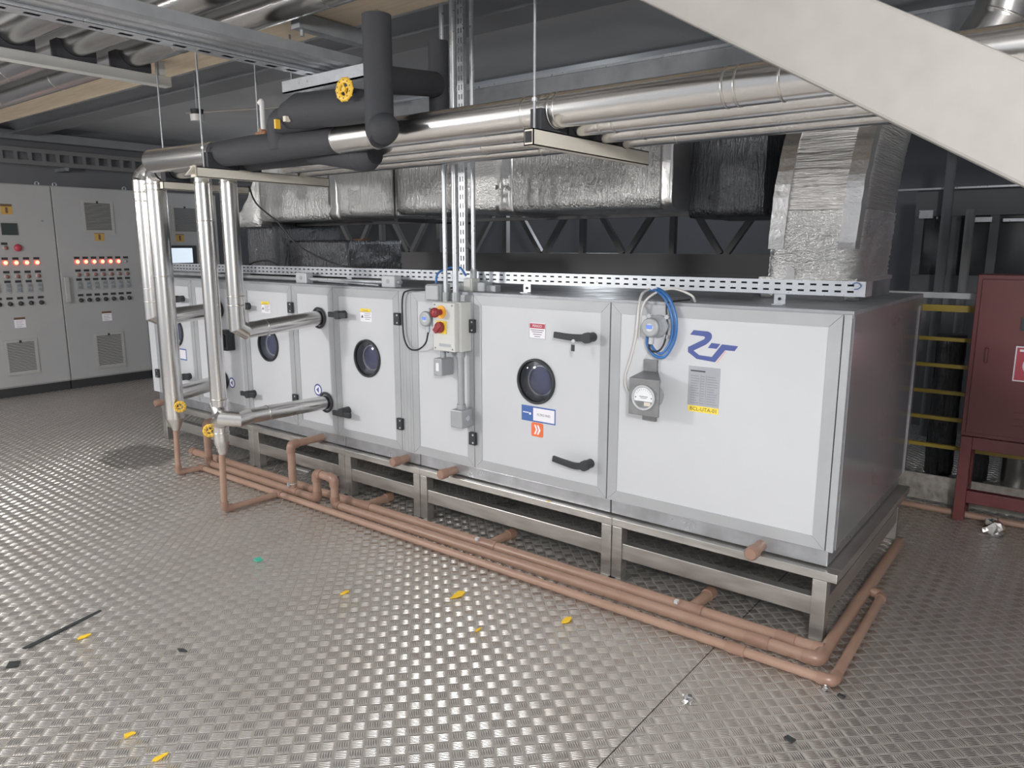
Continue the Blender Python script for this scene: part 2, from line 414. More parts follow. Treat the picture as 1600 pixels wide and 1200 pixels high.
# ceiling beams run the length of the unit
b = MB(); b.box(-9.6, 5, .46, .60, 2.97, 3.1); b.box(-9.6, 5, .40, .66, 2.955, 2.97); obj('trim_1', b, 'ceil_beam', kind='structure')
b = MB(); b.mat('galv_dark').box(-6.5, 3, 2.20, 2.30, 2.45, 3.05); b.mat('galv').box(-6.5, 3, 2.17, 2.20, 3.03, 3.05); obj('trim_2', b, None, kind='structure')
b = MB(); b.box(-9.6, -9.45, -6.5, 6.2, 2.9, 3.0); obj('trim_3', b, 'ceil_beam', kind='structure')

# ------------------------------------------------------------------ air handling unit
ZB, ZT = .40, 1.40
ahu = thing('air_handling_unit', 'long white panelled air handling unit with portholes on steel frame', 'air handling unit', (-2.8, .7, .32))
b = MB(); b.box(-5.66, .0, .056, 1.43, .405, 1.385); obj('casing', b, 'dark', ahu)
b = MB(); b.box(-5.68, .035, .012, 1.45, 1.386, 1.402); b.box(-5.68, .035, .012, .02, 1.375, 1.386); obj('roof_panel', b, 'galv_dark', ahu)
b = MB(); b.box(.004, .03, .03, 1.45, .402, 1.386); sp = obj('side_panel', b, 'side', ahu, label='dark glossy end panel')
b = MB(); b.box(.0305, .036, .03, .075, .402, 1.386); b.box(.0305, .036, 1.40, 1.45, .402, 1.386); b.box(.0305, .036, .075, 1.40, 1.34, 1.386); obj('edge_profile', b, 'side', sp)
b = MB(); b.box(.002, .032, .0, .028, .396, 1.39); obj('corner_post', b, 'profile', ahu, bev=.003)
b = MB(); b.box(-2.532, -2.432, .0, .03, .402, 1.388); b.mat('profile')
for gx in (-2.512, -2.482, -2.452): b.box(gx-.0015, gx+.0015, -.001, .0, .402, 1.388)
obj('intermediate_post', b, 'profile', ahu)
b = MB(); b.box(-5.68, -5.573, 0, .03, .402, 1.388); obj('corner_post', b, 'white', ahu)
for (xa, xb) in ((-1.036, .012), (-2.388, -1.042), (-3.098, -2.394), (-4.198, -3.104), (-5.62, -4.204)):
    b = MB(); b.box(xa, xb, .012, 1.42, .326, .398); obj('base_channel', b, 'channel', ahu, bev=.004)
PW = .052
def frame_mb(x0, x1, z0=ZB, z1=ZT-.012, w=PW, gap=.0009):
    b = MB(); y0, y1 = 0, .03
    def trap(p): b.prism(p, (0, y1, 0), X_, Z_, (0, y0-y1, 0))
    g = gap
    trap([(x0, z0+g), (x0+w, z0+w+g), (x0+w, z1-w-g), (x0, z1-g)])
    trap([(x1, z0+g), (x1, z1-g), (x1-w, z1-w-g), (x1-w, z0+w+g)])
    trap([(x0+g, z1), (x0+w+g, z1-w), (x1-w-g, z1-w), (x1-g, z1)])
    trap([(x0+g, z0), (x1-g, z0), (x1-w-g, z0+w), (x0+w+g, z0+w)])
    return b
def panel_mb(x0, x1, z0, z1, holes=()):
    b = MB(); y0, y1 = .004, .03
    if not holes: b.box(x0, x1, y0, y1, z0, z1); return b
    cx, cz, r = holes[0]; N = 64; ang = sorted([2*PI*k/N for k in range(N)]+[math.atan2(zz-cz, xx-cx) % (2*PI) for xx in (x0, x1) for zz in (z0, z1)])
    ring_i = []; ring_o = []
    for a in ang:
        c, s_ = math.cos(a), math.sin(a); t = 1e9
        if c > 1e-9: t = min(t, (x1-cx)/c)
        if c < -1e-9: t = min(t, (x0-cx)/c)
        if s_ > 1e-9: t = min(t, (z1-cz)/s_)
        if s_ < -1e-9: t = min(t, (z0-cz)/s_)
        ring_i.append((cx+r*c, y0, cz+r*s_)); ring_o.append((cx+t*c, y0, cz+t*s_))
    i = b.add(ring_i); o = b.add(ring_o); n = len(ang)
    ib = b.add([(p[0], y1, p[2]) for p in ring_i])
    for k in range(n):
        b.face((i+k, o+k, o+(k+1) % n, i+(k+1) % n)); b.face((i+k, i+(k+1) % n, ib+(k+1) % n, ib+k))
    return b
def front_panel(name, x0, x1, porthole=None, label=None):
    holes = [(porthole, .952, .112)] if porthole is not None else []
    p = obj(name, panel_mb(x0+PW-.002, x1-PW+.002, ZB+PW-.002, ZT-.012-PW+.002, holes), 'white', ahu, label)
    obj('panel_frame', frame_mb(x0, x1), 'profile', p)
    return p
def porthole(p, x, z=.952):
    b = MB(); c = (x, 0, z)
    b.lathe([(.108, .010), (.108, .0), (.109, -.010), (.114, -.014), (.121, -.009), (.122, .006)], c, Y_, 48, caps=False); obj('porthole_gasket', b, 'plastic', p)
    b = MB(); b.mat('port_in').lathe([(.108, .008), (.106, .046), (0, .0465)], c, Y_, 40, caps=False)
    b.mat('port_ring').lathe([(.084, .045), (.081, .030), (.076, .030), (.074, .045)], (x+.006, 0, z), Y_, 40, caps=False)
    b.mat('port_pane').lathe([(.075, .040), (0, .038)], (x+.006, 0, z), Y_, 40, caps=False)
    obj('inner_window', b, None, p, label='inner pane with a pale ring')
    b = MB(); b.lathe([(.109, -.004), (.09, -.012), (.06, -.018), (.03, -.021), (0, -.022)], c, Y_, 40, caps=False); obj('porthole_glass', b, 'glass', p, label='domed clear window')
def hinge(p, x, z):
    b = MB(); b.mat('plastic').box(x-.024, x+.024, -.022, .001, z-.037, z+.037)
    b.mat('galv')
    for dz in (-.022, .024): b.cyl((x+.010, -.0245, z+dz), (x+.010, -.021, z+dz), .0055, seg=12)
    obj('hinge', b, None, p, bev=.004)
def lever_long(p, x, z, key=False):
    b = MB(); b.cyl((x, .005, z), (x, -.045, z), .024, .022, 24)
    pts = spline([(x+.012, -.05, z+.001), (x-.05, -.058, z-(.002 if key else .009)), (x-.11, -.062, z-(.001 if key else .003)), (x-.185, -.062, z+(.004 if key else .007))], 6)
    for k in range(len(pts)-1): b.bar(pts[k], pts[k+1]+(pts[k+1]-pts[k]).normalized()*.003, .016, .036-.006*k/len(pts))
    b.cyl((x, -.066, z), (x, -.04, z), .026, .027, 24)
    h = obj('door_handle', b, 'plastic', p, label='black lever handle', bev=.003)
    if key:
        b = MB(); kx, kz = x-.066, z-.018; b.mat('galv').cyl((kx, -.055, kz), (kx, -.074, kz), .009, seg=16)
        b.mat('plastic').box(kx-.009, kx+.009, -.078, -.073, kz-.050, kz-.018); b.mat('galv').box(kx-.003, kx+.003, -.077, -.074, kz-.072, kz-.05)
        tag(obj('key', b, None, p), 'key hanging in the lock')
def lever_short(p, x, z, low=False):
    b = MB(); b.cyl((x, .005, z), (x, -.05, z), .026, .024, 20); dz = -.016 if low else 0
    b.box(x-.086, x+.088, -.066, -.044, z+dz-.017, z+dz+.017); b.cyl((x, -.068, z+dz*.3), (x, -.04, z+dz*.3), .028, seg=20)
    obj('door_handle', b, 'plastic', p, label='black bar handle', bev=.004)
def lines(b, x0, x1, zs, h, y=-.0005):
    for z, a, c in zs: b.box(x0+(x1-x0)*a, x0+(x1-x0)*c, y, y+.0006, z-h/2, z+h/2)
YF = .0035   # stickers lie on the white sheet
def warn_sticker(p, x, z):
    b = MB(); b.mat('sticker_white').box(x-.055, x+.050, .0025, .0041, z-.040, z+.022); b.mat('label_yellow').box(x-.055, x+.040, .0025, .0041, z+.020, z+.042)
    b.mat('ink'); add_text(b, 'ATENÇÃO', (x-.008, .0022, z+.031), X_, Z_, .06, .010)
    b.prism([(0, 0), (.022, 0), (.011, .019)], (x-.048, .0025, z-.016), X_, Z_, (0, -.0004, 0)); b.mat('ink_grey'); lines(b, x-.018, x+.045, [(z+.010, 0, .95), (z-.001, 0, .8), (z-.012, 0, 1), (z-.024, .1, .8)], .0035, .002)
    obj('warning_sticker', b, None, p, label='small white warning sticker with yellow header')
# right-hand fixed panel
p5 = front_panel('fixed_panel', -1.055, -.002)
b = MB(); b.mat('blue')
def L(px, pz): return (px, pz)
Z0, X0 = 1.1484, -.6535      # logo box: width .232, height .136
pts = []
for (ix, iy) in ((100, 0), (395, 8), (450, 30), (478, 70), (482, 125), (465, 175), (420, 235), (365, 285), (118, 430), (240, 515), (500, 528), (690, 250), (1010, 262), (945, 368), (760, 364), (570, 632), (190, 600), (0, 470), (0, 365), (325, 175), (345, 140), (325, 115), (30, 100)):
    pts.append((ix*.232/1010, .136-iy*.136/632))
b.prism(pts, (X0, .0038, Z0), X_, Z_, (0, -.0006, 0))
q = [(478, 238), (660, 247), (590, 352), (412, 348)]; b.prism([(ix*.232/1010, .136-iy*.136/632) for ix, iy in q], (X0, .0038, Z0), X_, Z_, (0, -.0006, 0))
b.mat('red_ink')
for k in (0, 14): b.prism([((ix+k)*.232/1010, .136-iy*.136/632) for ix, iy in ((762, 380), (768, 382), (606, 634), (600, 634))], (X0, .0038, Z0), X_, Z_, (0, -.0006, 0))
obj('logo', b, None, p5, label='dark blue angular logo with a thin red line')
b = MB(); b.mat('plate').box(-.645, -.495, .0028, .0042, .942, 1.122); b.mat('ink'); b.box(-.635, -.565, .0022, .0028, 1.098, 1.104)
b.mat('ink_grey'); xx = [(-.633, -.590), (-.583, -.567), (-.555, -.502)]
for k in range(12):
    for (a, c) in xx: b.box(a, c-random.random()*.02*(c-a > .03), .0024, .0028, 1.078-k*.0112-.0011, 1.078-k*.0112+.0011)
b.box(-.586, -.5848, .0024, .0028, .95, 1.085); b.box(-.5605, -.5593, .0024, .0028, .95, 1.085)
obj('rating_plate', b, None, p5, label='grey rating plate with lines of small print')
b = MB(); b.mat('label_yellow').box(-.641, -.496, .0026, .0042, .913, .9405); b.mat('ink'); add_text(b, 'BCL-UTA-01', (-.568, .0022, .927), X_, Z_, .126, .0165)
obj('tag_label', b, None, p5, label='yellow tag reading BCL-UTA-01')
# big door
d1 = front_panel('door', -1.933, -1.062, -1.503); porthole(d1, -1.503)
lever_long(d1, -1.158, 1.214, True); lever_long(d1, -1.158, .567)
hinge(d1, -1.940, 1.218); hinge(d1, -1.940, .573)
b = MB(); b.mat('sticker_white').box(-1.551, -1.446, .0028, .0042, 1.180, 1.262); b.mat('danger').box(-1.547, -1.450, .0022, .0030, 1.233, 1.258)
b.mat('sticker_white'); add_text(b, 'PERIGO', (-1.4985, .0018, 1.246), X_, Z_, .06, .013)
b.mat('ink'); lines(b, -1.545, -1.452, [(1.224, .05, .95), (1.214, .12, .85), (1.202, .2, .8), (1.191, .3, .7)], .003, .0022)
b.mat('ink_grey')
for q in ((-1.551, -1.5495, 1.18, 1.262), (-1.4475, -1.446, 1.18, 1.262), (-1.551, -1.446, 1.18, 1.1815)): b.box(q[0], q[1], .0022, .003, q[2], q[3])
obj('danger_sticker', b, None, d1, label='white sticker with a red header')
b = MB(); b.mat('sticker_blue').box(-1.600, -1.378, .0028, .0042, .7315, .8155); b.mat('sticker_white').box(-1.522, -1.384, .0022, .003, .739, .808)
b.mat('ink'); add_text(b, 'FILTRO FINO', (-1.453, .0018, .774), X_, Z_, .085, .013)
b.mat('sticker_white').lathe([(.007, 0), (.007, .0006)], (-1.543, .0022, .773), Y_, 16); b.box(-1.590, -1.552, .0022, .003, .775, .780)
obj('filter_sticker', b, None, d1, label='blue and white filter label')
b = MB(); b.mat('orange'); rr = .010; w0, w1, h0, h1 = -1.534, -1.456, .652, .7285
pl = []
for (cx, cz, a0) in ((w1-rr, h1-rr, 0), (w0+rr, h1-rr, PI/2), (w0+rr, h0+rr, PI), (w1-rr, h0+rr, 1.5*PI)):
    pl += [(cx+rr*math.cos(a0+PI/2*k/4), cz+rr*math.sin(a0+PI/2*k/4)) for k in range(5)]
b.prism(pl, (0, .0042, 0), X_, Z_, (0, -.0014, 0)); b.mat('sticker_white')
for dx in (0, .019): b.prism([(-1.516+dx, .716), (-1.505+dx, .716), (-1.492+dx, .690), (-1.505+dx, .664), (-1.516+dx, .664), (-1.504+dx, .690)], (0, .0028, 0), X_, Z_, (0, -.0008, 0))
obj('arrow_sticker', b, None, d1, label='orange sticker with two white chevrons')
# fan section blank
front_panel('fixed_panel', -2.430, -1.938)
d2 = front_panel('door', -3.154, -2.536, -2.837); porthole(d2, -2.837); lever_short(d2, -3.045, 1.221); lever_short(d2, -3.045, .585, True)
hinge(d2, -2.538, 1.222); hinge(d2, -2.538, .570); warn_sticker(d2, -2.835, 1.226)
pc = front_panel('fixed_panel', -3.598, -3.159)
d3 = front_panel('door', -4.195, -3.603, -3.910); porthole(d3, -3.910); lever_short(d3, -4.128, 1.222); lever_short(d3, -4.128, .568)
hinge(d3, -3.604, 1.238); hinge(d3, -3.604, .590); warn_sticker(d3, -3.915, 1.222)
pd = front_panel('fixed_panel', -4.918, -4.20)
d4 = front_panel('door', -5.567, -4.923, -5.225); porthole(d4, -5.225); lever_short(d4, -5.06, 1.236); lever_short(d4, -5.05, .60)
hinge(d4, -5.572, 1.20); hinge(d4, -5.572, .57)
b = MB(); b.mat('sticker_blue').box(-5.20, -5.08, .0028, .0042, .725, .82); b.mat('sticker_white').box(-5.19, -5.09, .0022, .003, .735, .81); obj('door_sticker', b, None, d4, label='white sticker with a blue border')
def ring_sticker(p, x, z):
    b = MB(); b.mat('blue').lathe([(.042, 0), (.042, .0008)], (x, .0030, z), Y_, 32); b.mat('sticker_white').lathe([(.031, 0), (.031, .0006)], (x, .0024, z), Y_, 32)
    b.mat('blue').prism([(-.018, 0), (.010, .022), (.010, -.022)], (x, .0024, z), X_, Z_, (0, -.0005, 0)); obj('flow_sticker', b, None, p, label='round blue flow arrow sticker')
ring_sticker(pd, -4.428, .613); ring_sticker(pc, -3.36, .685)
def collar(p, x, z, r):
    b = MB(); b.lathe([(r+.004, .006), (r+.014, -.004), (r+.016, -.012), (r+.006, -.018), (r+.001, -.016)], (x, 0, z), Y_, 40, caps=False); obj('pipe_collar', b, 'rubber', p)
collar(pc, -3.30, 1.184, .056); collar(pc, -3.265, .612, .056); collar(pd, -4.54, 1.175, .058); collar(pd, -4.54, .62, .06)

# ------------------------------------------------------------------ stainless support frame
fr = thing('support_frame', 'low stainless steel box section frame under the white unit', 'frame', (-2.7, .7, 0))
legs = (-.032, .027), (-1.003, -.948), (-1.066, -1.008), (-2.356, -2.300), (-2.416, -2.361), (-3.066, -3.006), (-3.132, -3.071), (-4.130, -4.066), (-4.198, -4.135), (-5.510, -5.450)
for (a, c) in legs:
    for (ya, yb) in ((-.03, .03), (1.385, 1.445)):
        b = MB(); b.box(a, c, ya, yb, .006, .279); fl = obj('leg', b, 'stainless', fr, bev=.003)
        b = MB(); b.box(a-.012, c+.03, ya-.01, yb+.02, 0, .006); obj('foot_plate', b, 'stainless', fl)
edges = (.065, -1.0055), (-1.0065, -2.3585), (-2.3595, -3.0685), (-3.0695, -4.1325), (-4.1335, -5.52)
for (a, c) in edges:
    for (ya, yb) in ((-.03, .03), (1.385, 1.445)):
        b = MB(); b.box(c, a, ya, yb, .279, .319); obj('top_rail', b, 'stainless', fr, bev=.003)
spans = (-.032, -.948), (-1.066, -2.300), (-2.416, -3.006), (-3.132, -4.066), (-4.198, -5.450)
for (a, c) in spans:
    for (ya, yb) in ((-.022, .03), (1.385, 1.44)):
        b = MB(); b.box(c, a, ya, yb, .112, .195); obj('lower_rail', b, 'stainless', fr, bev=.003)
b = MB(); b.box(.005, .065, .03, 1.385, .279, .319); obj('end_rail', b, 'stainless', fr)
b = MB(); b.box(-.03, .025, .03, 1.385, .112, .195); obj('end_rail', b, 'stainless', fr)

# ------------------------------------------------------------------ brown drain pipes
def brown_pipe(th, pts, r, R=.03): b = MB(); b.tube(fillet(pts, R, 5), r, 18); return obj('pipe', b, 'brown', th)
def fitting(th, p0, p1, r, name='socket', parent=None): b = MB(); b.cyl(p0, p1, r, seg=20); return obj(name, b, 'brown_fit', parent or th)
def elbow(th, p, d1, d2, r, L=.055, name='elbow'):
    p, d1, d2 = Vector(p), Vector(d1), Vector(d2); b = MB(); b.tube(fillet([p+d1*L, p, p+d2*L], .03, 5), r, 18); return obj(name, b, 'brown_fit', th)
zo = .024
out = thing('drain_pipe', 'thinnest brown drain pipe on the floor, outermost of three', 'pipe', (-2, -.335, 0))
brown_pipe(out, [(-4.35, -.335, zo), (.15, -.335, zo), (.135, .55, zo), (.085, .55, .034)], .020)
elbow(out, (.15, -.335, zo), (-1, 0, 0), (-.0169, .99986, 0), .025); elbow(out, (.135, .55, zo), (.0169, -.99986, 0), (-.98, 0, .196), .025, .045)
fitting(out, (-.27, -.335, zo), (-.19, -.335, zo), .0245)
for sx in (-4.35, -3.385): fitting(out, (sx-.035, -.335, zo), (sx+.035, -.335, zo), .0245, 'tee')
# feeds of the two cones
brown_pipe(out, [(-4.35, -.337, zo), (-4.385, -.50, zo), (-4.372, -.50, .345)], .0195); elbow(out, (-4.385, -.50, zo), (.21, .978, 0), (.04, 0, .999), .0245, .05)
brown_pipe(out, [(-3.385, -.337, zo), (-3.405, -.720, zo), (-3.392, -.719, .385)], .0195); elbow(out, (-3.405, -.720, zo), (.052, .9986, 0), (.035, 0, .999), .0245, .05)
mid = thing('drain_pipe', 'brown drain pipe with an upright U bend, middle one on the floor', 'pipe', (-2, -.24, 0))
zm = .030; ym = -.25
brown_pipe(mid, [(-4.40, ym, .335), (-4.40, ym, zm), (-3.085, ym, zm), (-3.085, ym, .205), (-2.905, ym, .205), (-2.905, ym, zm), (.065, -.222, zm), (.062, 1.3, zm)], .026, .035)
brown_pipe(mid, [(-4.40, .012, .345), (-4.40, ym, .345)], .026)
elbow(mid, (-4.40, ym, .345), (0, 1, 0), (0, 0, -1), .031); elbow(mid, (-4.40, ym, zm), (0, 0, 1), (1, 0, 0), .030)
elbow(mid, (-3.085, ym, zm), (-1, 0, 0), (0, 0, 1), .030); elbow(mid, (-3.085, ym, .205), (0, 0, -1), (1, 0, 0), .031); elbow(mid, (-2.905, ym, .205), (-1, 0, 0), (0, 0, -1), .031); elbow(mid, (-2.905, ym, zm), (0, 0, 1), (1, 0, 0), .030)
elbow(mid, (.065, -.222, zm), (-1, 0, 0), (0, 1, 0), .030, .06); fitting(mid, (-.23, -.224, zm), (-.13, -.223, zm), .030)
brown_pipe(mid, [(-3.345, .012, .352), (-3.345, ym, .352), (-3.345, ym, .04)], .026, .03); elbow(mid, (-3.345, ym, .352), (0, 1, 0), (0, 0, -1), .031); fitting(mid, (-3.38, ym, zm), (-3.29, ym, zm), .0300, 'tee')
b = MB(); b.torus((-3.345, ym, .085), Z_, .028, .004, 24, 8); b.box(-3.352, -3.338, ym-.042, ym-.028, .07, .098); obj('hose_clamp', b, 'galv', mid, label='shiny hose clamp')
inn = thing('drain_pipe', 'brown drain pipe with short side branches, nearest the frame feet', 'pipe', (-2, -.13, 0))
zi = .031; yi = -.128
brown_pipe(inn, [(-4.80, yi-.02, zi), (.062, yi-.012, zi)], .027); fitting(inn, (-4.83, yi-.02, zi), (-4.78, yi-.02, zi), .031, 'end_cap')
for tx in (-2.74, -1.72, -.52):
    fitting(inn, (tx-.06, yi-.015, zi), (tx+.06, yi-.015, zi), .031, 'tee'); t_ = brown_pipe(inn, [(tx, yi-.01, zi), (tx+.01, .055, zi+.004)], .025); fitting(inn, (tx+.008, .02, zi+.004), (tx+.011, .07, zi+.004), .030, 'end_cap')
b = MB(); b.box(-1.785, -1.768, yi-.052, yi-.030, .052, .066); b.box(-.585, -.568, yi-.052, yi-.030, .052, .066); obj('print_mark', b, 'white_plastic', inn)
fitting(inn, (-.13, yi-.012, zi), (-.05, yi-.012, zi), .031); fitting(inn, (.02, yi-.012, zi), (.062, yi-.012, zi), .031)
stubs = [(-2.508, .350, 'brown capped drain stub left of the fan door hinge, under the post'), (-2.105, .350, 'brown capped drain stub below the small square conduit box'), (-.272, .350, 'brown capped drain stub below the logo panel'), (-5.45, .335, 'brown drain stub at the far left end of the unit')]
stubs[0] = (-2.508, .350, 'brown capped drain stub under the porthole door, left of the one below the conduit box')
for (sx, sz, lb) in stubs:
    t_ = thing('drain_stub', lb, 'pipe stub', (sx, 0, sz-.03), 'capped drain stubs')
    b = MB(); b.cyl((sx, .014, sz), (sx, -.10, sz), .025, seg=20); obj('pipe', b, 'brown', t_)
    b = MB(); b.tube([(sx, -.062, sz), (sx, -.108, sz), (sx, -.116, sz)], [.030, .030, .024], 20); obj('end_cap', b, 'brown_fit', t_)

# ------------------------------------------------------------------ clad pipes to the coils
def clad(th, name, pts, r, split=True, seg=28, bands=(), cap=True, lb=None):
    b = MB(); b.mat('clad').tube(pts, r, seg, cap=cap, split=split)
    o = obj(name, b, None, th, lb)
    if bands:
        for (p, d) in bands:
            p, d = Vector(p), Vector(d).normalized(); bb = MB(); bb.tube([p-d*.004, p-d*.002, p+d*.002, p+d*.004], [r+.0005, r+.0022, r+.0022, r+.0005], seg, cap=False); obj('seam_ring', bb, 'band', o)
    return o
R2 = .048
def wheel(name, c, axis, R, label, parent=None, cat=None):
    b = MB(); c = Vector(c); ax = Vector(axis).normalized(); u = ax.cross(Vector(Z_)); u.normalize(); w = ax.cross(u)
    b.mat('ywheel').lathe([(R*.60, -R*.10), (R*.72, -R*.16), (R*1.0, -R*.16), (R*1.14, -R*.06), (R*1.14, R*.06), (R*1.0, R*.16), (R*.72, R*.16), (R*.60, R*.10), (R*.60, -R*.10)], c, ax, 36, caps=False)
    for k in range(10):
        a = 2*PI*k/10; d = u*math.cos(a)+w*math.sin(a); b.sphere(c+d*R*1.10, R*.13, 8, 6)
    for k in range(4):
        a = 2*PI*k/4+.4; d = u*math.cos(a)+w*math.sin(a); b.cyl(c+d*R*.1, c+d*R*.65, R*.10, seg=8)
    b.cyl(c-ax*R*.18, c+ax*R*.18, R*.26, seg=16)
    b.mat('amber_dark')
    for k in range(10):
        a = 2*PI*(k+.5)/10; d = u*math.cos(a)+w*math.sin(a); b.cyl(c+d*R*.86-ax*R*.17, c+d*R*.86+ax*R*.17, R*.085, seg=8)
    return obj(name, b, None, parent, label, cat)
# riser with lower cone, near pair
V2x, V2y = -3.385, -.717
v2 = thing('clad_riser', 'silver clad vertical pipe nearest the camera, ending in a cone above the floor', 'pipe', (V2x, V2y, .38))
clad(v2, 'pipe', [(V2x, V2y, .47), (V2x, V2y, 2.10)], R2, bands=[((V2x, V2y, z), Z_) for z in (.735, 1.80, 2.015, .525)])
b = MB(); b.mat('clad').tube([(V2x, V2y, .385), (V2x, V2y, .47)], [.022, R2+.001], 28); obj('cone', b, None, v2, 'tapered bottom end')
clad(v2, 'branch', [(V2x, V2y, .645), (V2x+.075, V2y-.02, .628), (-3.235, V2y+.035, .622), (-3.262, -.60, .622), (-3.265, -.004, .612)], .047, bands=[((-3.2635, -.47, .6205), (0, 1, 0))])
b = MB(); b.tube([(V2x-.03, V2y, .70), (V2x+.05, V2y-.01, .62), (V2x-.03, V2y, .565)], R2+.001, 24, split=True); obj('saddle', b, 'clad', v2)
wheel('handwheel', (-3.422, -.770, .540), (.85, -.52, .05), .036, 'yellow valve handwheel', v2)
b = MB(); b.cyl((-3.422, -.770, .540), (-3.45, -.752, .540), .012, seg=12); b.cyl((-3.445, -.755, .540), (V2x-.02, V2y-.01, .540), .010, seg=10); obj('valve_stem', b, 'dark', v2)
V2bx, V2by = -3.30, -.608
v2b = thing('clad_riser', 'silver clad pipe dropping beside the near cone pipe, turning to the upper coil hole', 'pipe', (V2bx, V2by, 1.13))
clad(v2b, 'pipe', [(V2bx, V2by, 1.215), (V2bx, V2by, 2.09)], .050, bands=[((V2bx, V2by, z), Z_) for z in (2.02, 1.305, 1.36)])
clad(v2b, 'elbow', [(V2bx, V2by, 1.216), (V2bx, V2by+.026, 1.164), (V2bx, V2by+.10, 1.150)][:1]+[(V2bx, V2by+.0, 1.178), (V2bx, V2by+.055, 1.145), (V2bx, V2by+.10, 1.150)], .050, cap=False)
clad(v2b, 'branch', [(V2bx, V2by+.098, 1.150), (V2bx, -.004, 1.184)], .050, bands=[((V2bx, -.42, 1.156), (0, 1, .05))])
# far pair
V1x, V1y = -4.365, -.50
v1 = thing('clad_riser', 'silver clad vertical pipe of the far pair, ending in a cone with yellow handwheel', 'pipe', (V1x, V1y, .34))
clad(v1, 'pipe', [(V1x, V1y, .435), (V1x, V1y, 2.10)], .066, bands=[((V1x, V1y, z), Z_) for z in (1.45, 2.03, 2.07)])
b = MB(); b.mat('clad').tube([(V1x, V1y, .345), (V1x, V1y, .437)], [.024, .067], 28); obj('cone', b, None, v1, 'tapered bottom end')
clad(v1, 'branch', [(V1x, V1y, .605), (-4.54, -.004, .62)], .055)
clad(v1, 'elbow', [(V1x, V1y, 2.095), (V1x+.01, V1y, 2.125), (V1x+.06, V1y, 2.150), (V1x+.12, V1y, 2.150)], .066, cap=False)
clad(v1, 'top_run', [(V1x+.118, V1y, 2.150), (-3.28, V1y, 2.142)], .060)
wheel('handwheel', (-4.254, -.515, .535), (.89, -.45, 0), .036, 'yellow valve handwheel', v1)
b = MB(); b.cyl((-4.26, -.512, .535), (-4.33, -.49, .535), .012, seg=12); obj('valve_stem', b, 'dark', v1)
V1bx, V1by = -4.50, -.53
v1b = thing('clad_riser', 'leftmost silver clad vertical pipe, its foot turning to the unit', 'pipe', (V1bx, V1by, 1.12))
clad(v1b, 'pipe', [(V1bx, V1by, 1.215), (V1bx, V1by, 2.10)], .058, bands=[((V1bx, V1by, z), Z_) for z in (2.02, 1.96, 1.36, 1.27)])
clad(v1b, 'elbow', [(V1bx, V1by, 1.216), (V1bx, V1by, 1.178), (V1bx, V1by+.06, 1.150), (V1bx, V1by+.11, 1.155)], .058, cap=False)
clad(v1b, 'branch', [(V1bx, V1by+.108, 1.155), (-4.54, -.004, 1.175)], .058)
clad(v1b, 'elbow', [(V1bx, V1by, 2.095), (V1bx, V1by+.015, 2.13), (V1bx+.03, V1by+.06, 2.18), (V1bx+.06, V1by+.09, 2.185)], .058)

# ------------------------------------------------------------------ overhead pipe bundle
def straight(name, lb, x0, x1, y, z0, z1, r, group=None, seams=(), cap=True):
    t_ = thing(name, lb, 'pipe', ((x0+x1)/2, y, min(z0, z1)-r), group)
    zz = lambda x: z0+(z1-z0)*(x-x0)/(x1-x0)
    clad(t_, 'pipe', [(x0, y, z0), (x1, y, z1)], r, bands=[((x, y, zz(x)), (1, 0, (z1-z0)/(x1-x0))) for x in seams]); return t_
P1y, P1z = -.70, 2.158
t1 = straight('overhead_pipe', 'thickest silver overhead pipe, front one over the air handling unit', -2.17, 1.6, P1y, P1z, P1z-.004, .064, None, (-2.165, -1.9, -1.03, -.95, -.905, -.88, -.23, -.19, -.05))
straight('overhead_pipe', 'silver overhead pipe second from the front, starting at a black valve', -2.13, 1.6, -.53, 2.130, 2.128, .047, None, (-2.06, -.80, -.74))
straight('overhead_pipe', 'silver overhead pipe third from the front, above the foil duct', -3.10, 1.6, -.34, 2.122, 2.120, .045, None, (-1.55, -.72))
straight('overhead_pipe', 'thin silver overhead pipe, rearmost of the bundle', -3.20, 1.6, -.16, 2.116, 2.114, .042, None, (-1.35, -.66))
t_ = straight('overhead_pipe', 'short silver clad pipe left of the black insulated pipework', -3.98, -3.24, P1y, 2.180, 2.168, .070, None, (-3.27,))
b = MB(); b.mat('clad').sphere((-3.98, P1y, 2.18), (.03, .069, .069)); obj('end_dome', b, None, t_)

# black insulated pipework
bk = thing('insulated_pipework', 'black foam insulated pipe and valves between the silver overhead pipes', 'pipework', (-2.7, -.7, 2.08))
b = MB(); b.tube([(-3.26, P1y, 2.165), (-2.9, P1y, 2.165), (-2.16, P1y, 2.158)], [.066, .075, .062], 24); obj('main_pipe', b, 'rubber', bk)
b = MB(); b.tube([(-3.3, -.53, 2.135), (-2.3, -.53, 2.13), (-2.12, -.53, 2.13)], [.05, .05, .045], 20); obj('main_pipe', b, 'rubber', bk)
b = MB(); b.tube([(-2.52, -.60, 2.125), (-2.30, -.60, 2.105), (-2.16, -.60, 2.09), (-2.08, -.60, 2.085), (-2.03, -.60, 2.09)], [.045, .06, .07, .072, .05], 20); b.sphere((-2.12, -.60, 2.09), .076); obj('valve_body', b, 'rubber', bk)
b = MB(); b.tube(fillet([(-2.60, -.71, 2.15), (-2.60, -.73, 2.275), (-2.18, -.77, 2.275)], .10, 6), .068, 24); obj('riser', b, 'rubber', bk)
b = MB(); b.tube([(-2.45, -.77, 2.285), (-2.34, -.78, 2.295), (-2.02, -.80, 2.275), (-1.72, -.84, 2.245)], [.066, .083, .080, .060], 24); obj('valve_body', b, 'rubber', bk)
b = MB(); b.box(-2.452, -2.440, -.862, -.835, 2.215, 2.258); obj('valve_tab', b, 'ywheel', bk, 'small yellow tab')
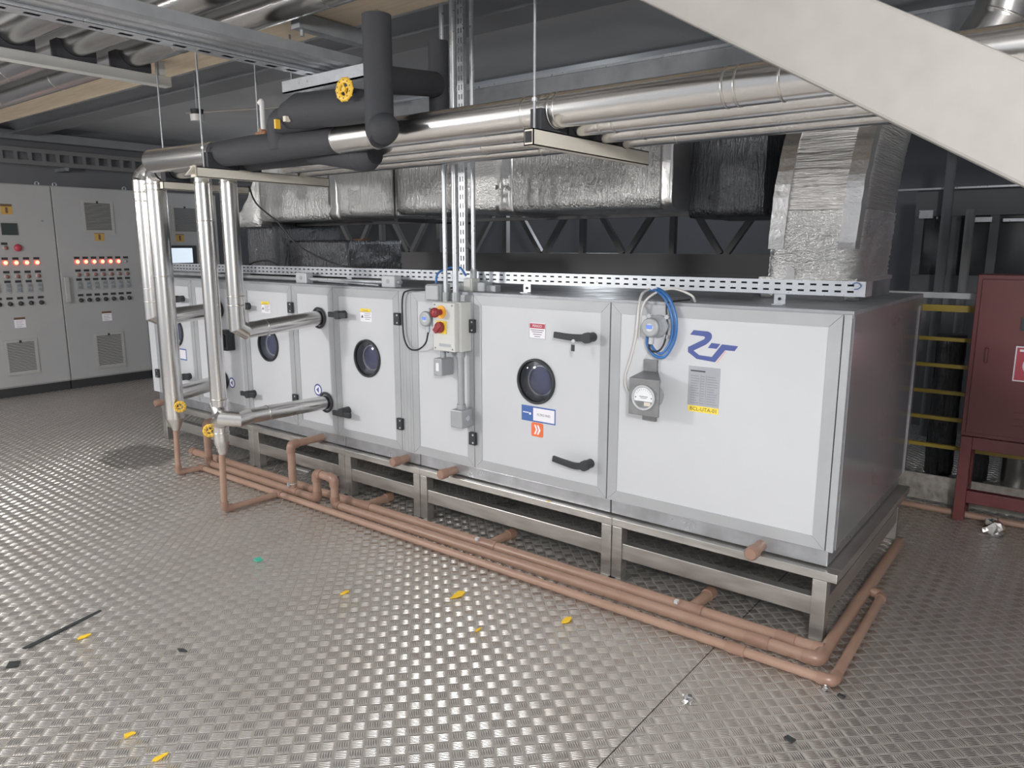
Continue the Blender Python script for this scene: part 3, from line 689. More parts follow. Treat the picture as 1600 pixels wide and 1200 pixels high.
b = MB(); b.box(-2.365, -2.345, -.872, -.845, 2.238, 2.262); obj('tag', b, 'tape', bk, 'small white tag')
wheel('handwheel', (-1.84, -.93, 2.31), (.10, -1, .05), .043, 'yellow valve handwheel', bk)
b = MB(); b.cyl((-1.84, -.925, 2.31), (-1.86, -.80, 2.32), .012, seg=12); obj('valve_stem', b, 'dark', bk)
pa = thing('insulated_riser', 'thick black insulated pipe hanging in front of the silver pipes', 'pipe', (-1.715, -.85, 2.07))
b = MB(); b.tube([(-1.715, -.85, 2.60), (-1.715, -.85, 2.14), (-1.69, -.855, 2.11)], [.061, .061, .06], 28); b.sphere((-1.68, -.86, 2.145), .066); obj('pipe', b, 'rubber', pa)
b = MB(); b.tube([(-1.72, -.84, 2.35), (-1.88, -.34, 2.43)], .058, 24); obj('cross_pipe', b, 'rubber', pa)
pb = thing('insulated_riser', 'black insulated pipe standing behind the silver pipes, right of the hanging one', 'pipe', (-1.905, -.28, 2.24))
b = MB(); b.tube([(-1.905, -.28, 2.64), (-1.905, -.28, 2.26)], .050, 28); obj('pipe', b, 'rubber', pb)

# struts and saddles under the bundle
def strut(lb, x, y0, y1, z0, z1, w, mat='beige', slot=False):
    t_ = thing('pipe_support', lb, 'support bracket', (x, (y0+y1)/2, z0))
    b = MB(); b.box(x-w/2, x+w/2, y0, y1, z0, z0+.004); b.box(x-w/2, x-w/2+.004, y0, y1, z0, z1); b.box(x+w/2-.004, x+w/2, y0, y1, z0, z1); b.box(x-w/2, x+w/2, y0, y0+.004, z0, z1)
    b.box(x-w/2, x+w/2, y0, y1, z1-.004, z1); obj('channel', b, mat, t_); return t_
def saddle(t_, x, y, z0, r, zc, w=.05):
    b = MB(); pl = [(-r-.02, z0), (r+.02, z0), (r+.02, zc)]
    for k in range(13):
        a = PI*k/12; pl.append((0, 0)) if False else None
    n = 12; top = [(-(r+.001)*math.cos(PI*k/n), zc-(r+.001)*math.sin(PI*k/n)) for k in range(n+1)]
    poly = [(-r-.022, z0), (r+.022, z0), (r+.022, zc+.008), (r+.001, zc+.008)]+top[::-1]+[(-r-.001, zc+.008), (-r-.022, zc+.008)]
    # two halves keep the polygons simple
    left = [(-r-.022, z0), (0, z0), (0, zc-r-.001)]+[p for p in top[:n//2][::-1]]+[(-r-.022, zc)]
    right = [(0, z0), (r+.022, z0), (r+.022, zc)]+[p for p in top[n//2+1:][::-1]]+[(0, zc-r-.001)]
    for q in (left, right): b.prism(q, (x-w/2, y, 0), Y_, Z_, (w, 0, 0))
    obj('saddle', b, 'rubber', t_)
def rod(t_, x, y, z0, z1=3.1):
    b = MB(); b.cyl((x, y, z0), (x, y, z1), .005, seg=10); o = obj('hanger_rod', b, 'galv_dark', t_)
    bb = MB(); bb.cyl((x, y, z0+.10), (x, y, z0+.112), .011, seg=6); obj('nut', bb, 'galv', o)
s2 = strut('long cream support bracket under the four silver overhead pipes at the right', -.935, -.83, .06, 2.020, 2.080, .045)
for (yy, rr, zc) in ((P1y, .064, 2.156), (-.53, .047, 2.129), (-.34, .045, 2.121), (-.16, .042, 2.115)): saddle(s2, -.935, yy, 2.0802, rr, zc)
rod(s2, -.935, -.795, 2.08)
b = MB(); b.box(-.960, -.957, -.825, -.80, 2.035, 2.065); b.box(-.95, -.92, -.833, -.8305, 2.03, 2.07); obj('bolt_slot', b, 'dark', s2)
s1 = strut('cream support bracket in front of the near pair of vertical pipes', -3.215, -.86, .04, 2.030, 2.085, .045)
for (yy, rr, zc) in ((P1y, .070, 2.1685), (-.53, .05, 2.138)): saddle(s1, -3.215, yy, 2.0852, rr, zc, .06)
rod(s1, -3.215, -.80, 2.085); rod(s1, -3.215, -.44, 2.085)
b = MB(); b.tube([(-3.215, -.845, 2.06), (-3.19, -.90, 2.05), (-3.21, -.86, 2.085)], .012, 8); b.box(-3.24, -3.19, -.868, -.8605, 2.03, 2.09); obj('tape_wrap', b, 'tape', s1, 'strip of pale tape')
b = MB(); b.box(-3.191, -3.1895, -.60, -.54, 2.075, 2.125); obj('tag', b, 'tape', s1, 'small white tag')
s0 = strut('cream support bracket at the top of the far pair of vertical pipes', -4.09, -.60, .02, 2.020, 2.070, .045)
saddle(s0, -4.09, V1y, 2.0702, .062, 2.149, .06); rod(s0, -4.09, -.57, 2.07)

# ------------------------------------------------------------------ upper left: big pipes, plywood, tray
for i, (yy, lb) in enumerate(((-.70, 'big silver pipe below the ceiling, nearest the plywood strip'), (-1.03, 'big silver pipe below the ceiling, second from the plywood strip'), (-1.36, 'big silver pipe below the ceiling, third from the plywood strip'), (-1.69, 'big silver pipe below the ceiling, fourth from the plywood strip'), (-2.02, 'big silver pipe below the ceiling, fifth from the plywood strip'))):
    t_ = straight('ceiling_pipe', lb, -8.4, 3.5, yy, 2.84, 2.84, .085, 'row of big silver pipes below the ceiling', (-5.2+.07*i, -3.55+.05*i, -2.2, -.9))
b = MB(); b.box(-8.6, 1.5, -.60, -.24, 2.83, 2.85); obj('plywood_strip', b, 'wood', None, 'long pale plywood strip beside the big ceiling pipes', 'plywood board')
sp_ = thing('pipe_support', 'grey square beam with black saddles carrying the big ceiling pipes', 'support bracket', (-4.16, -1.2, 2.675))
b = MB(); b.box(-4.20, -4.12, -2.3, -.46, 2.675, 2.735); obj('beam', b, 'box', sp_, bev=.004)
b = MB(); b.box(-4.185, -4.135, -.53, -.49, 2.7352, 3.1); obj('post', b, 'box', sp_)
for yy in (-.70, -1.03, -1.36, -1.69, -2.02): saddle(sp_, -4.16, yy, 2.7355, .085, 2.839, .10)
sp2 = thing('pipe_support', 'dark grey channel hanging under the plywood strip', 'support bracket', (-2.6, -.4, 2.73))
b = MB(); b.box(-2.635, -2.565, -.60, -.14, 2.75, 2.825); obj('channel', b, 'galv_dark', sp2)
b = MB(); b.box(-2.61, -2.59, -.15, -.13, 2.825, 3.1); b.cyl((-2.6, -.56, 2.72), (-2.6, -.56, 2.75), .01, seg=8); obj('rod', b, 'galv_dark', sp2)
ct = thing('cable_tray', 'slotted galvanised cable tray crossing below the big ceiling pipes', 'cable tray', (-2.6, -1.4, 2.585))
b = MB(); y0t, y1t = -3.2, -.30
b.strip((-2.82, y0t, 2.585), Y_, X_, y1t-y0t, .105, (.050,), .125, .062, .032, (0, 0, -1), .002)
b.box(-2.82, -2.818, y0t, y1t, 2.585, 2.640); b.box(-2.72, -2.715, y0t, y1t, 2.588, 2.64); obj('slotted_rail', b, 'galv', ct)
b = MB(); b.box(-2.815, -2.722, y0t, y1t, 2.605, 2.630); obj('slot_shade', b, 'dark', ct, 'dark strip standing in for shade inside the slotted rail')  # black filler added so the slots read as shaded
b = MB(); b.box(-2.713, -2.62, y0t, y1t, 2.605, 2.61); b.box(-2.50, -2.44, y0t, y1t, 2.590, 2.595); b.box(-2.442, -2.44, y0t, y1t, 2.595, 2.64); obj('bottom_plate', b, 'galv_dark', ct)
for cx in (-2.66, -2.59, -2.53): b = MB(); b.cyl((cx, y0t, 2.625), (cx, y1t-.02, 2.625), .026 if cx < -2.55 else .02, seg=16); obj('conduit', b, 'galv', ct)
t_ = thing('tray_support', 'grey galvanised channel under the end of the slotted ceiling tray', 'support bracket', (-2.6, -.40, 2.52))
b = MB(); b.box(-3.02, -2.22, -.40, -.38, 2.515, 2.578); b.box(-3.02, -2.22, -.40, -.335, 2.515, 2.519); obj('channel', b, 'galv', t_)
b = MB(); b.cyl((-2.25, -.36, 2.519), (-2.25, -.36, 3.1), .006, seg=8); b.cyl((-2.98, -.36, 2.519), (-2.98, -.36, 3.1), .006, seg=8); obj('hanger_rod', b, 'galv_dark', t_)
# smoke detector
b = MB(); dx, dy = -5.05, .235; b.mat('dark').cyl((dx, dy, 2.69), (dx, dy, 2.73), .045, .05, 24); b.mat('white_plastic').cyl((dx, dy, 2.64), (dx, dy, 2.69), .05, .055, 24); b.mat('galv_dark').cyl((dx, dy, 2.73), (dx, dy, 3.1), .006, seg=8)
obj('smoke_detector', b, None, None, 'small white smoke detector on a thin drop above the far pipes', 'smoke detector')
vx, vy = -2.842, -.66
b = MB(); b.tube(fillet([(vx-.022, vy, 2.405), (vx, vy, 2.420), (vx, vy, 2.27)], .015), .013, 14)
o = obj('vent_pipe', b, 'white_plastic', None, 'thin white vent pipe standing on the black insulated pipe', 'pipe')
b = MB(); b.cyl((vx-.01, vy, 2.225), (vx-.01, vy, 2.275), .017, seg=14); b.cyl((vx-.06, vy, 2.250), (vx+.03, vy, 2.250), .012, seg=12); obj('valve_body', b, 'bronze', o, 'orange brown valve')
b = MB(); b.cyl((-6.4, .9, 2.93), (-4.6, 1.6, 2.93), .012, seg=10); b.v = [p for p in b.v]; obj('ceiling_conduit', b, 'cream', None, 'thin pale conduit under the ceiling above the cabinets', 'conduit')

# ------------------------------------------------------------------ foil ducts
def wavy_duct(mb, path, w, h, nside=10, bulge=.012, seed=1, rad=.05, crease=0, crumple=0):
    """rounded rectangular section swept along a path of (centre, u, v) frames, softly uneven like wrapped insulation"""
    rnd = random.Random(seed); prof = []
    hw, hh = w/2, h/2
    def seg(a, b_, n): return [(a[0]+(b_[0]-a[0])*k/n, a[1]+(b_[1]-a[1])*k/n) for k in range(n)]
    c = [(hw, -hh+rad), (hw, hh-rad), (hw-rad, hh), (-hw+rad, hh), (-hw, hh-rad), (-hw, -hh+rad), (-hw+rad, -hh), (hw-rad, -hh)]
    prof += seg(c[0], c[1], nside)
    for (cx, cy, a0, nxt, nx2) in ((hw-rad, hh-rad, 0, c[2], c[3]), (-hw+rad, hh-rad, PI/2, c[4], c[5]), (-hw+rad, -hh+rad, PI, c[6], c[7]), (hw-rad, -hh+rad, 1.5*PI, None, None)):
        prof += [(cx+rad*math.cos(a0+PI/2*k/4), cy+rad*math.sin(a0+PI/2*k/4)) for k in range(4)]
        if nxt: prof += seg(nxt, nx2, nside)
    n = len(prof); ids = []
    for (c_, u, v) in path:
        c_, u, v = Vector(c_), Vector(u), Vector(v); ring = []; off = crease*(rnd.random()-.5)*2; ax = u.cross(v); wob = 0
        for (a, d) in prof:
            q = 1+bulge*(rnd.random()-.5)*2; L_ = math.hypot(a, d) or 1; e = off+crumple*(rnd.random()-.5)*2; wob = .85*wob+crease*.9*(rnd.random()-.5)
            ring.append(c_+u*a*q+v*d*q+(u*a+v*d)/L_*e+ax*wob)
        ids.append(mb.add(ring))
    for i in range(len(ids)-1):
        for k in range(n): mb.face((ids[i]+k, ids[i]+(k+1) % n, ids[i+1]+(k+1) % n, ids[i+1]+k), True)
    mb.face([ids[0]+k for k in range(n)][::-1]); mb.face([ids[-1]+k for k in range(n)])
fd = thing('foil_duct', 'long foil wrapped rectangular duct running above the white unit', 'duct', (-2.7, .9, 1.86))
def hduct(x0, x1, yc, w, z0, z1, seed, mat, name='duct_section', bulge=.012):
    b = MB(); n = max(4, int((x1-x0)/.07)); path = [((x0+(x1-x0)*k/n, yc, (z0+z1)/2), Y_, Z_) for k in range(n+1)]
    wavy_duct(b, path, w, z1-z0, 8, bulge, seed); return obj(name, b, mat, fd)
hduct(-4.55, -3.66, .80, .74, 1.845, 2.33, 3, 'foil_v'); hduct(-3.62, -3.02, .80, .74, 1.862, 2.33, 4, 'foil_v'); hduct(-2.98, -2.45, .80, .74, 1.868, 2.33, 5, 'foil_v')
hduct(-2.45, -2.08, .80, .75, 1.862, 2.33, 6, 'foil_c', bulge=.02); hduct(-2.05, -.98, .82, .78, 1.858, 2.33, 7, 'foil_v')
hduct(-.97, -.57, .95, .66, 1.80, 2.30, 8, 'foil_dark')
for (xx, w_) in ((-3.64, .11), (-2.06, .13), (-1.0, .07)):
    b = MB(); path = [((xx-w_/2+w_*k/4, .81, 2.094), Y_, Z_) for k in range(5)]; wavy_duct(b, path, .79 if xx > -1.5 else .765, .51 if xx < -1.5 else .50, 8, .01, int(-xx*10)); obj('joint_tape', b, 'foil_tape', fd, 'smooth foil tape over a joint')
b = MB(); b.cyl((-2.99, .418, 1.84), (-2.99, .418, 2.34), .006, seg=8); obj('strap', b, 'dark', fd)
b = MB(); b.box(-4.5, -.55, .70, .735, 1.815, 1.835); b.box(-3.0, -2.965, .42, 1.2, 1.815, 1.84); obj('trapeze_bar', b, 'plinth', fd)
# left drop of the same duct
b = MB(); path = []
for k in range(11):
    a = PI/2*k/10; path.append(((-4.55-.28*math.sin(a), .80, 2.09-.28*(1-math.cos(a))), Y_, (math.sin(a), 0, math.cos(a))))
wavy_duct(b, path, .75, .48, 8, .015, 11); obj('elbow', b, 'foil_c', fd)
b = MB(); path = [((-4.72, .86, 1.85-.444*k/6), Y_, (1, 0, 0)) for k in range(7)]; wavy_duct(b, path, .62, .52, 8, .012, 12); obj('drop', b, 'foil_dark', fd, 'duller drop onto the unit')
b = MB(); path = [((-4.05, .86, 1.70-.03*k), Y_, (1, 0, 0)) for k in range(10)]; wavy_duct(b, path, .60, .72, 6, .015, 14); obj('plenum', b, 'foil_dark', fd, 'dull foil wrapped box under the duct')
# right drop
rd = thing('foil_duct', 'upright foil wrapped duct rising from the right end of the unit', 'duct', (-.32, .95, 1.40))
path = []; N = 104
for k in range(N+1):
    t = k/N; z = 1.50+1.05*t; path.append(((-.325+.075*t, .955-.03*math.sin(PI*min(1, t*1.4))+.34*max(0, t-.42)**1.5, z), X_, Y_))
wid = lambda t: .425-.03*t
bl = MB(); wavy_duct(bl, path[:33], .425, .70, 26, .003, 21, .06, .0022, .0042); obj('lower_section', bl, 'foil_c', rd, 'brightly crinkled lower wrap')
bu = MB(); wavy_duct(bu, path[32:], .412, .69, 20, .0012, 22, .06, .0032, .0004); obj('upper_section', bu, 'foil_h', rd, 'upper wrap with fine horizontal creases')
for sx in (-1, 1):
    b = MB(); rnd = random.Random(40+sx); prev = None
    for k in range(14, N, 3):
        c0 = Vector(path[k][0]); xo = sx*(.162+.004*rnd.random()); e = .003*rnd.random()
        ring = b.add([c0+Vector((xo-.045, -.3525-e, 0)), c0+Vector((xo+.03, -.3535-e, 0)), c0+Vector((xo+.03+.015*(sx > 0), -.335, 0)), c0+Vector((xo-.045, -.335, 0))])
        if prev is not None:
            for q in range(4): b.face((prev+q, prev+(q+1) % 4, ring+(q+1) % 4, ring+q))
        prev = ring
    obj('corner_tape', b, 'foil_tape', rd)
b = MB(); b.box(-.545, -.105, .60, 1.30, 1.402, 1.50); obj('neck', b, 'galv_dark', rd)
b = MB(); b.box(-.56, -.10, .585, 1.31, 1.485, 1.505); wavy_duct(b, [((-.52, .62, 1.405+.02*k), X_, Y_) for k in range(5)], .07, .06, 3, .08, 31, .015); wavy_duct(b, [((-.13, .62, 1.405+.02*k), X_, Y_) for k in range(5)], .06, .06, 3, .08, 32, .015); obj('collar_foil', b, 'foil_c', rd)
b = MB(); b.hexa([(-.43, .575, 1.49), (-.38, .575, 1.47), (-.38, .585, 1.47), (-.43, .585, 1.49), (-.42, .585, 1.56), (-.39, .585, 1.55), (-.39, .59, 1.55), (-.42, .59, 1.56)]); obj('loose_tape', b, 'foil_tape', rd)

# ------------------------------------------------------------------ slotted tray, conduits and boxes on the roof edge
tr = thing('cable_tray', 'slotted galvanised cable tray along the roof edge of the unit', 'cable tray', (-2.7, .2, 1.40))
yt = .17
b = MB(); b.strip((-5.5, yt, 1.452), X_, Z_, 5.535, .060, (.017, .043), .05, .026, .008, (0, -1, 0), .002)
b.box(-5.5, .035, yt, yt+.10, 1.450, 1.452); b.box(.033, .035, yt, yt+.1, 1.452, 1.512); obj('slotted_channel', b, 'galv', tr)
b = MB(); b.box(-5.49, .030, yt+.022, yt+.075, 1.4525, 1.507); obj('slot_shade', b, 'dark', tr, 'dark strip standing in for shade inside the tray')  # black filler behind the slots, painting the shade inside the tray
for cx in (-.315, -1.70, -3.2, -4.6):
    b = MB(); b.box(cx-.025, cx+.025, yt+.01, yt+.014, 1.403, 1.452); b.box(cx-.025, cx+.025, yt-.02, yt+.014, 1.4025, 1.406); o = obj('clip', b, 'galv', tr)
    b = MB(); b.cyl((cx, yt+.004, 1.428), (cx, yt+.011, 1.428), .007, seg=6); obj('bolt', b, 'dark', o)
b = MB(); b.tube(spline([(-.02, yt-.0035, 1.50), (.0, yt-.0035, 1.507), (.015, yt-.0035, 1.495), (.005, yt-.0035, 1.483), (-.01, yt-.0035, 1.48)], 5), .002, 6); obj('pen_mark', b, 'sticker_blue', tr, 'blue pen mark')
# upright slotted strut and conduits
b = MB(); b.strip((-2.205, .185, 1.46), Z_, X_, 1.6, .05, (.015, .035), .05, .028, .008, (0, -1, 0), .002); b.box(-2.205, -2.203, .187, .21, 1.46, 3.06); b.box(-2.157, -2.155, .187, .21, 1.46, 3.06)
b.box(-2.215, -2.145, .172, .184, 1.455, 1.475)
obj('slotted_strut', b, 'galv', None, 'bright upright slotted steel strut rising from the roof tray', 'strut')
def conduit(lb, x, y, z0, z1, r, xt=None):
    t_ = thing('conduit', lb, 'conduit', (x, y, z0)); b = MB(); b.cyl((x, y, z0), (xt or x, y, z1), r, seg=16); obj('tube', b, 'galv', t_); b = MB(); b.cyl((x, y, z0), (x, y, z0+.05), r+.006, seg=16); obj('coupling', b, 'boxgrey', t_); return t_
conduit('thin shiny upright conduit entering the left of the switch box top', -2.088, -.06, 1.352, 3.0, .0125)
conduit('thicker upright conduit entering the right of the switch box top', -2.012, -.06, 1.352, 3.0, .0165)
conduit('upright conduit dropping into the small box right of the slotted strut', -2.045, .13, 1.475, 3.0, .013)
b = MB(); b.box(-2.085, -2.02, .085, .155, 1.402, 1.475); b.box(-2.080, -2.028, .080, .086, 1.407, 1.47); obj('junction_box', b, 'box', None, 'small pale junction box on the roof edge below a conduit', 'junction box', bev=.004)
b = MB(); b.box(-2.015, -1.93, .09, .16, 1.4025, 1.455); b.box(-1.93, -1.86, .10, .15, 1.4025, 1.44); obj('junction_box', b, 'boxgrey', None, 'low dark grey box beside the pale junction box on the roof', 'junction box', bev=.004)
b = MB(); b.box(-2.225, -2.10, .10, .165, 1.4025, 1.445); obj('junction_box', b, 'boxgrey', None, 'dark grey box at the foot of the slotted strut', 'junction box', bev=.004)
for (cx, lb) in ((-2.70, 'grey cast box on the roof edge above the fan door hinge'), (-3.58, 'grey cast box on the roof edge left of the bright conduit')):
    t_ = thing('junction_box', lb, 'junction box', (cx, .10, 1.4025)); b = MB(); b.box(cx-.06, cx+.06, .07, .13, 1.4025, 1.475); obj('body', b, 'pbox', t_, bev=.006)
    b = MB(); b.cyl((cx, .068, 1.44), (cx, .071, 1.44), .014, seg=16); b.cyl((cx+.06, .10, 1.435), (cx+.085, .10, 1.435), .013, seg=12); obj('knockout', b, 'boxgrey', t_)
b = MB(); b.cyl((-3.50, .10, 1.432), (-2.76, .10, 1.432), .0125, seg=14); b.cyl((-3.40, .085, 1.425), (-2.80, .085, 1.412), .006, seg=10); obj('conduit', b, 'galv', None, 'horizontal shiny conduit between two cast boxes on the roof edge', 'conduit')
b = MB(); b.cyl((-5.4, .09, 1.43), (-3.64, .09, 1.43), .014, seg=12); obj('conduit', b, 'galv_dark', None, 'dull conduit along the roof edge at the far left', 'conduit')
b = MB(); b.box(-2.215, -2.105, -.085, .0, 1.352, 1.445); b.box(-2.21, -2.11, -.10, -.085, 1.357, 1.44); obj('junction_box', b, 'boxgrey', None, 'dark grey junction box standing on the switch box', 'junction box', bev=.005)
# switch box
sb = thing('switch_box', 'grey switch box with red and yellow rotary switches', 'switch box', (-2.04, -.06, 1.077))
b = MB(); b.box(-2.128, -1.952, -.088, .0, 1.077, 1.352); obj('body', b, 'box', sb, bev=.005)
b = MB(); b.box(-2.132, -1.968, -.122, -.0885, 1.079, 1.350); lid = obj('lid', b, 'box', sb, bev=.005)
b = MB()
for (sx, sz) in ((-2.115, 1.335), (-1.985, 1.335), (-2.115, 1.094), (-1.985, 1.094)): b.cyl((sx, -.1245, sz), (sx, -.121, sz), .005, seg=10)
obj('screw', b, 'ink_grey', lid)
b = MB(); b.mat('switch_orange').cyl((-2.065, -.130, 1.297), (-2.065, -.1215, 1.297), .036, seg=28); b.mat('switch_red').cyl((-2.065, -.165, 1.297), (-2.065, -.130, 1.297), .017, seg=20); b.lathe([(.026, 0), (.028, -.012), (.024, -.024), (.0, -.026)], (-2.065, -.165, 1.297), Y_, 24, caps=False); obj('emergency_stop', b, None, sb, 'red mushroom button on a yellow ring')
b = MB(); b.mat('switch_yellow').box(-2.098, -2.028, -.130, -.1215, 1.178, 1.248); b.mat('switch_red').lathe([(.031, 0), (.031, -.014), (.027, -.022), (0, -.024)], (-2.066, -.130, 1.213), Y_, 28, caps=False); b.bar((-2.09, -.150, 1.190), (-2.042, -.150, 1.236), .028, .02, (0, 1, 0)); obj('rotary_switch', b, None, sb, 'red rotary switch on a yellow plate')
b = MB(); b.box(-2.085, -1.995, -.1228, -.1215, 1.105, 1.122); b.mat('ink_grey').box(-2.08, -2.005, -.1235, -.1226, 1.111, 1.116) if False else None; obj('nameplate', b, 'plate', lid)
# pull box, conduit and lower box
jb = thing('conduit_box', 'small grey conduit box with a pale window below the switch box', 'junction box', (-2.12, -.06, .93)); jx = -2.118
b = MB(); b.box(jx-.032, jx+.032, -.105, -.005, .930, 1.030); obj('body', b, 'boxgrey', jb, bev=.006)
b = MB(); b.box(jx-.011, jx+.011, -.1075, -.1045, .958, 1.005); obj('window', b, 'sticker_white', jb, 'pale window'); b = MB(); b.cyl((jx, -.055, 1.025), (jx, -.055, 1.078), .016, seg=16); obj('nipple', b, 'boxgrey', jb)
t_ = thing('conduit', 'grey vertical conduit between the switch box and the lower square box', 'conduit', (-1.985, -.055, .75)); b = MB(); b.cyl((-1.985, -.055, .745), (-1.985, -.055, 1.079), .019, seg=18); obj('tube', b, 'boxgrey', t_)
b = MB(); b.cyl((-1.985, -.055, .745), (-1.985, -.055, .775), .025, seg=18); b.cyl((-1.985, -.055, 1.045), (-1.985, -.055, 1.079), .025, seg=18); obj('coupling', b, 'boxgrey', t_)
jb = thing('conduit_box', 'square grey conduit box at the bottom of the vertical conduit', 'junction box', (-1.985, -.055, .645))
b = MB(); b.box(-2.028, -1.942, -.10, -.004, .645, .748); obj('body', b, 'boxgrey', jb, bev=.006); b = MB(); b.cyl((-1.943, -.055, .70), (-1.936, -.055, .70), .015, seg=16); obj('knockout', b, 'pbox', jb)

# ------------------------------------------------------------------ transmitters, gauge, hoses
def transmitter(lb, x, z, s=1.0):
    t_ = thing('pressure_transmitter', lb, 'pressure transmitter', (x, -.03, z))
    b = MB(); b.lathe([(.052, 0), (.052, -.022), (.046, -.030), (.040, -.060), (.040, -.075)], (x, .004, z), Y_, 32); obj('body', b, 'pbox', t_)
    b = MB(); b.lathe([(.041, -.075), (.044, -.080), (.044, -.092), (.040, -.098), (.034, -.099)], (x, .004, z), Y_, 32); obj('bezel', b, 'boxgrey', t_)
    b = MB(); b.lathe([(.036, -.0985), (0, -.0995)], (x, .004, z), Y_, 32, caps=False); obj('face', b, 'white_plastic', t_)
    b = MB(); b.box(x-.016, x+.014, -.0972, -.0955, z-.006, z+.012); obj('display', b, 'lcd', t_, 'lit blue display')
    for (ax, az) in ((.045, .045), (.045, -.045), (-.045, .045)):
        b = MB(); b.cyl((x+ax, .004, z+az), (x+ax, -.018, z+az), .010, seg=14); b.bar((x+ax*.6, -.008, z+az*.6), (x+ax, -.008, z+az), .016, .014, (0, 1, 0)); obj('mounting_lug', b, 'pbox', t_)
    b = MB(); b.cyl((x-.005, -.06, z-.038), (x-.007, -.06, z-.078), .013, seg=12); obj('cable_gland', b, 'pbox', t_); return t_
transmitter('grey round transmitter with a blue display on the logo panel', -.800, 1.292)
transmitter('grey round transmitter with a white face left of the switch box', -2.225, 1.247)
def hose(name, lb, pts, r, mat, cat='hose', n=10): b = MB(); b.tube(spline(pts, n), r, 10); return obj(name, b, mat, None, lb, cat)
hose('hose', 'outer blue hose looping down from the roof tray to the right transmitter', [(-.883, .10, 1.45), (-.821, .03, 1.458), (-.751, -.01, 1.424), (-.715, -.02, 1.36), (-.703, -.022, 1.297), (-.714, -.022, 1.221), (-.755, -.025, 1.156), (-.804, -.03, 1.158), (-.834, -.04, 1.201), (-.833, -.05, 1.245)], .0075, 'hose_blue')
hose('hose', 'inner blue hose beside the outer one at the right transmitter', [(-.905, .10, 1.446), (-.84, .03, 1.452), (-.773, -.01, 1.423), (-.734, -.02, 1.359), (-.721, -.0215, 1.296), (-.729, -.024, 1.226), (-.764, -.028, 1.172), (-.794, -.038, 1.18), (-.815, -.05, 1.215), (-.818, -.055, 1.245)], .0065, 'hose_blue')
hose('cable', 'thin black cable inside the blue hose loop', [(-.70, .1, 1.412), (-.745, -.01, 1.405), (-.760, -.012, 1.381), (-.752, -.014, 1.279), (-.766, -.02, 1.205), (-.787, -.045, 1.178), (-.812, -.062, 1.19), (-.812, -.062, 1.222)], .004, 'cable', 'cable')
hose('hose', 'clear hose hanging from the roof tray to the dial gauge', [(-.91, .10, 1.452), (-.904, .02, 1.432), (-.892, -.03, 1.375), (-.888, -.045, 1.302), (-.893, -.05, 1.228), (-.916, -.05, 1.129), (-.941, -.045, 1.056), (-.942, -.04, .999), (-.915, -.033, .960), (-.868, -.033, .955)], .0062, 'hose_clear')
hose('hose', 'second clear hose looping from the tray behind the right transmitter', [(-.65, .05, 1.408), (-.66, .02, 1.44), (-.754, .04, 1.462), (-.82, .02, 1.448), (-.852, -.02, 1.418), (-.870, -.03, 1.382), (-.880, -.032, 1.316), (-.884, -.032, 1.235)], .0055, 'hose_clear')
hose('cable', 'black cable loop hanging from the roof to the left transmitter', [(-2.14, .06, 1.42), (-2.28, .02, 1.405), (-2.42, -.02, 1.398), (-2.475, -.02, 1.36), (-2.482, -.02, 1.22), (-2.472, -.02, 1.11), (-2.42, -.03, 1.055), (-2.34, -.04, 1.055), (-2.26, -.055, 1.10), (-2.233, -.056, 1.17)], .005, 'cable', 'cable')
hose('hose', 'short blue hose from the left transmitter behind the switch box', [(-2.185, -.03, 1.205), (-2.183, -.03, 1.14), (-2.165, -.025, 1.09), (-2.11, -.02, 1.06)], .0085, 'hose_blue')
hose('hose', 'dark blue hose arching over the junction box on the switch box', [(-2.19, -.03, 1.44), (-2.195, -.01, 1.50), (-2.16, .04, 1.53), (-2.09, .06, 1.535), (-2.05, .07, 1.49)], .0065, 'hose_blue')
hose('cable', 'black cable drooping from the ceiling onto the roof tray at left', [(-4.0, -.02, 2.07), (-4.02, .05, 1.95), (-3.85, .1, 1.82), (-3.72, .14, 1.68), (-3.55, .16, 1.60), (-3.30, .18, 1.53), (-3.05, .2, 1.515), (-2.9, .21, 1.50)], .006, 'cable', 'cable')
hose('cable', 'short black cable arching over the roof tray at far left', [(-4.45, .2, 1.50), (-4.3, .2, 1.54), (-4.15, .21, 1.545), (-4.0, .21, 1.50)], .006, 'cable', 'cable')
pg = thing('pressure_gauge', 'square grey dial gauge on a bracket with a round face', 'pressure gauge', (-.80, -.06, .87)); gx, gz = -.805, .972
b = MB(); b.box(gx-.077, gx+.077, -.118, -.106, gz-.085, gz+.087); obj('bracket', b, 'steel_gauge', pg, bev=.003)
b = MB(); b.hexa([(gx-.077, -.106, gz+.075), (gx+.077, -.106, gz+.075), (gx+.006, .004, gz+.085), (gx-.062, .004, gz+.085), (gx-.077, -.106, gz+.087), (gx+.077, -.106, gz+.087), (gx+.006, .004, gz+.107), (gx-.062, .004, gz+.107)]); b.box(gx-.062, gx+.006, -.004, .004, gz+.085, gz+.108); b.box(gx-.062, gx+.006, -.012, .004, gz+.105, gz+.160); obj('mounting_tab', b, 'steel_gauge', pg); b = MB(); b.box(gx-.06, gx+.01, -.012, .004, gz-.132, gz-.080); obj('mounting_tab', b, 'steel_gauge', pg)
b = MB(); b.lathe([(.06, .0), (.062, .05), (.055, .07)], (gx+.005, -.106, gz), Y_, 32); obj('gauge_body', b, 'boxgrey', pg)
b = MB(); b.lathe([(.058, -.0), (.060, -.006), (.056, -.010), (.050, -.008), (.050, .0)], (gx, -.118, gz), Y_, 40, caps=False); obj('bezel', b, 'pbox', pg)
b = MB(); b.mat('dial').lathe([(.050, 0), (.05, -.001)], (gx, -.1185, gz), Y_, 40)
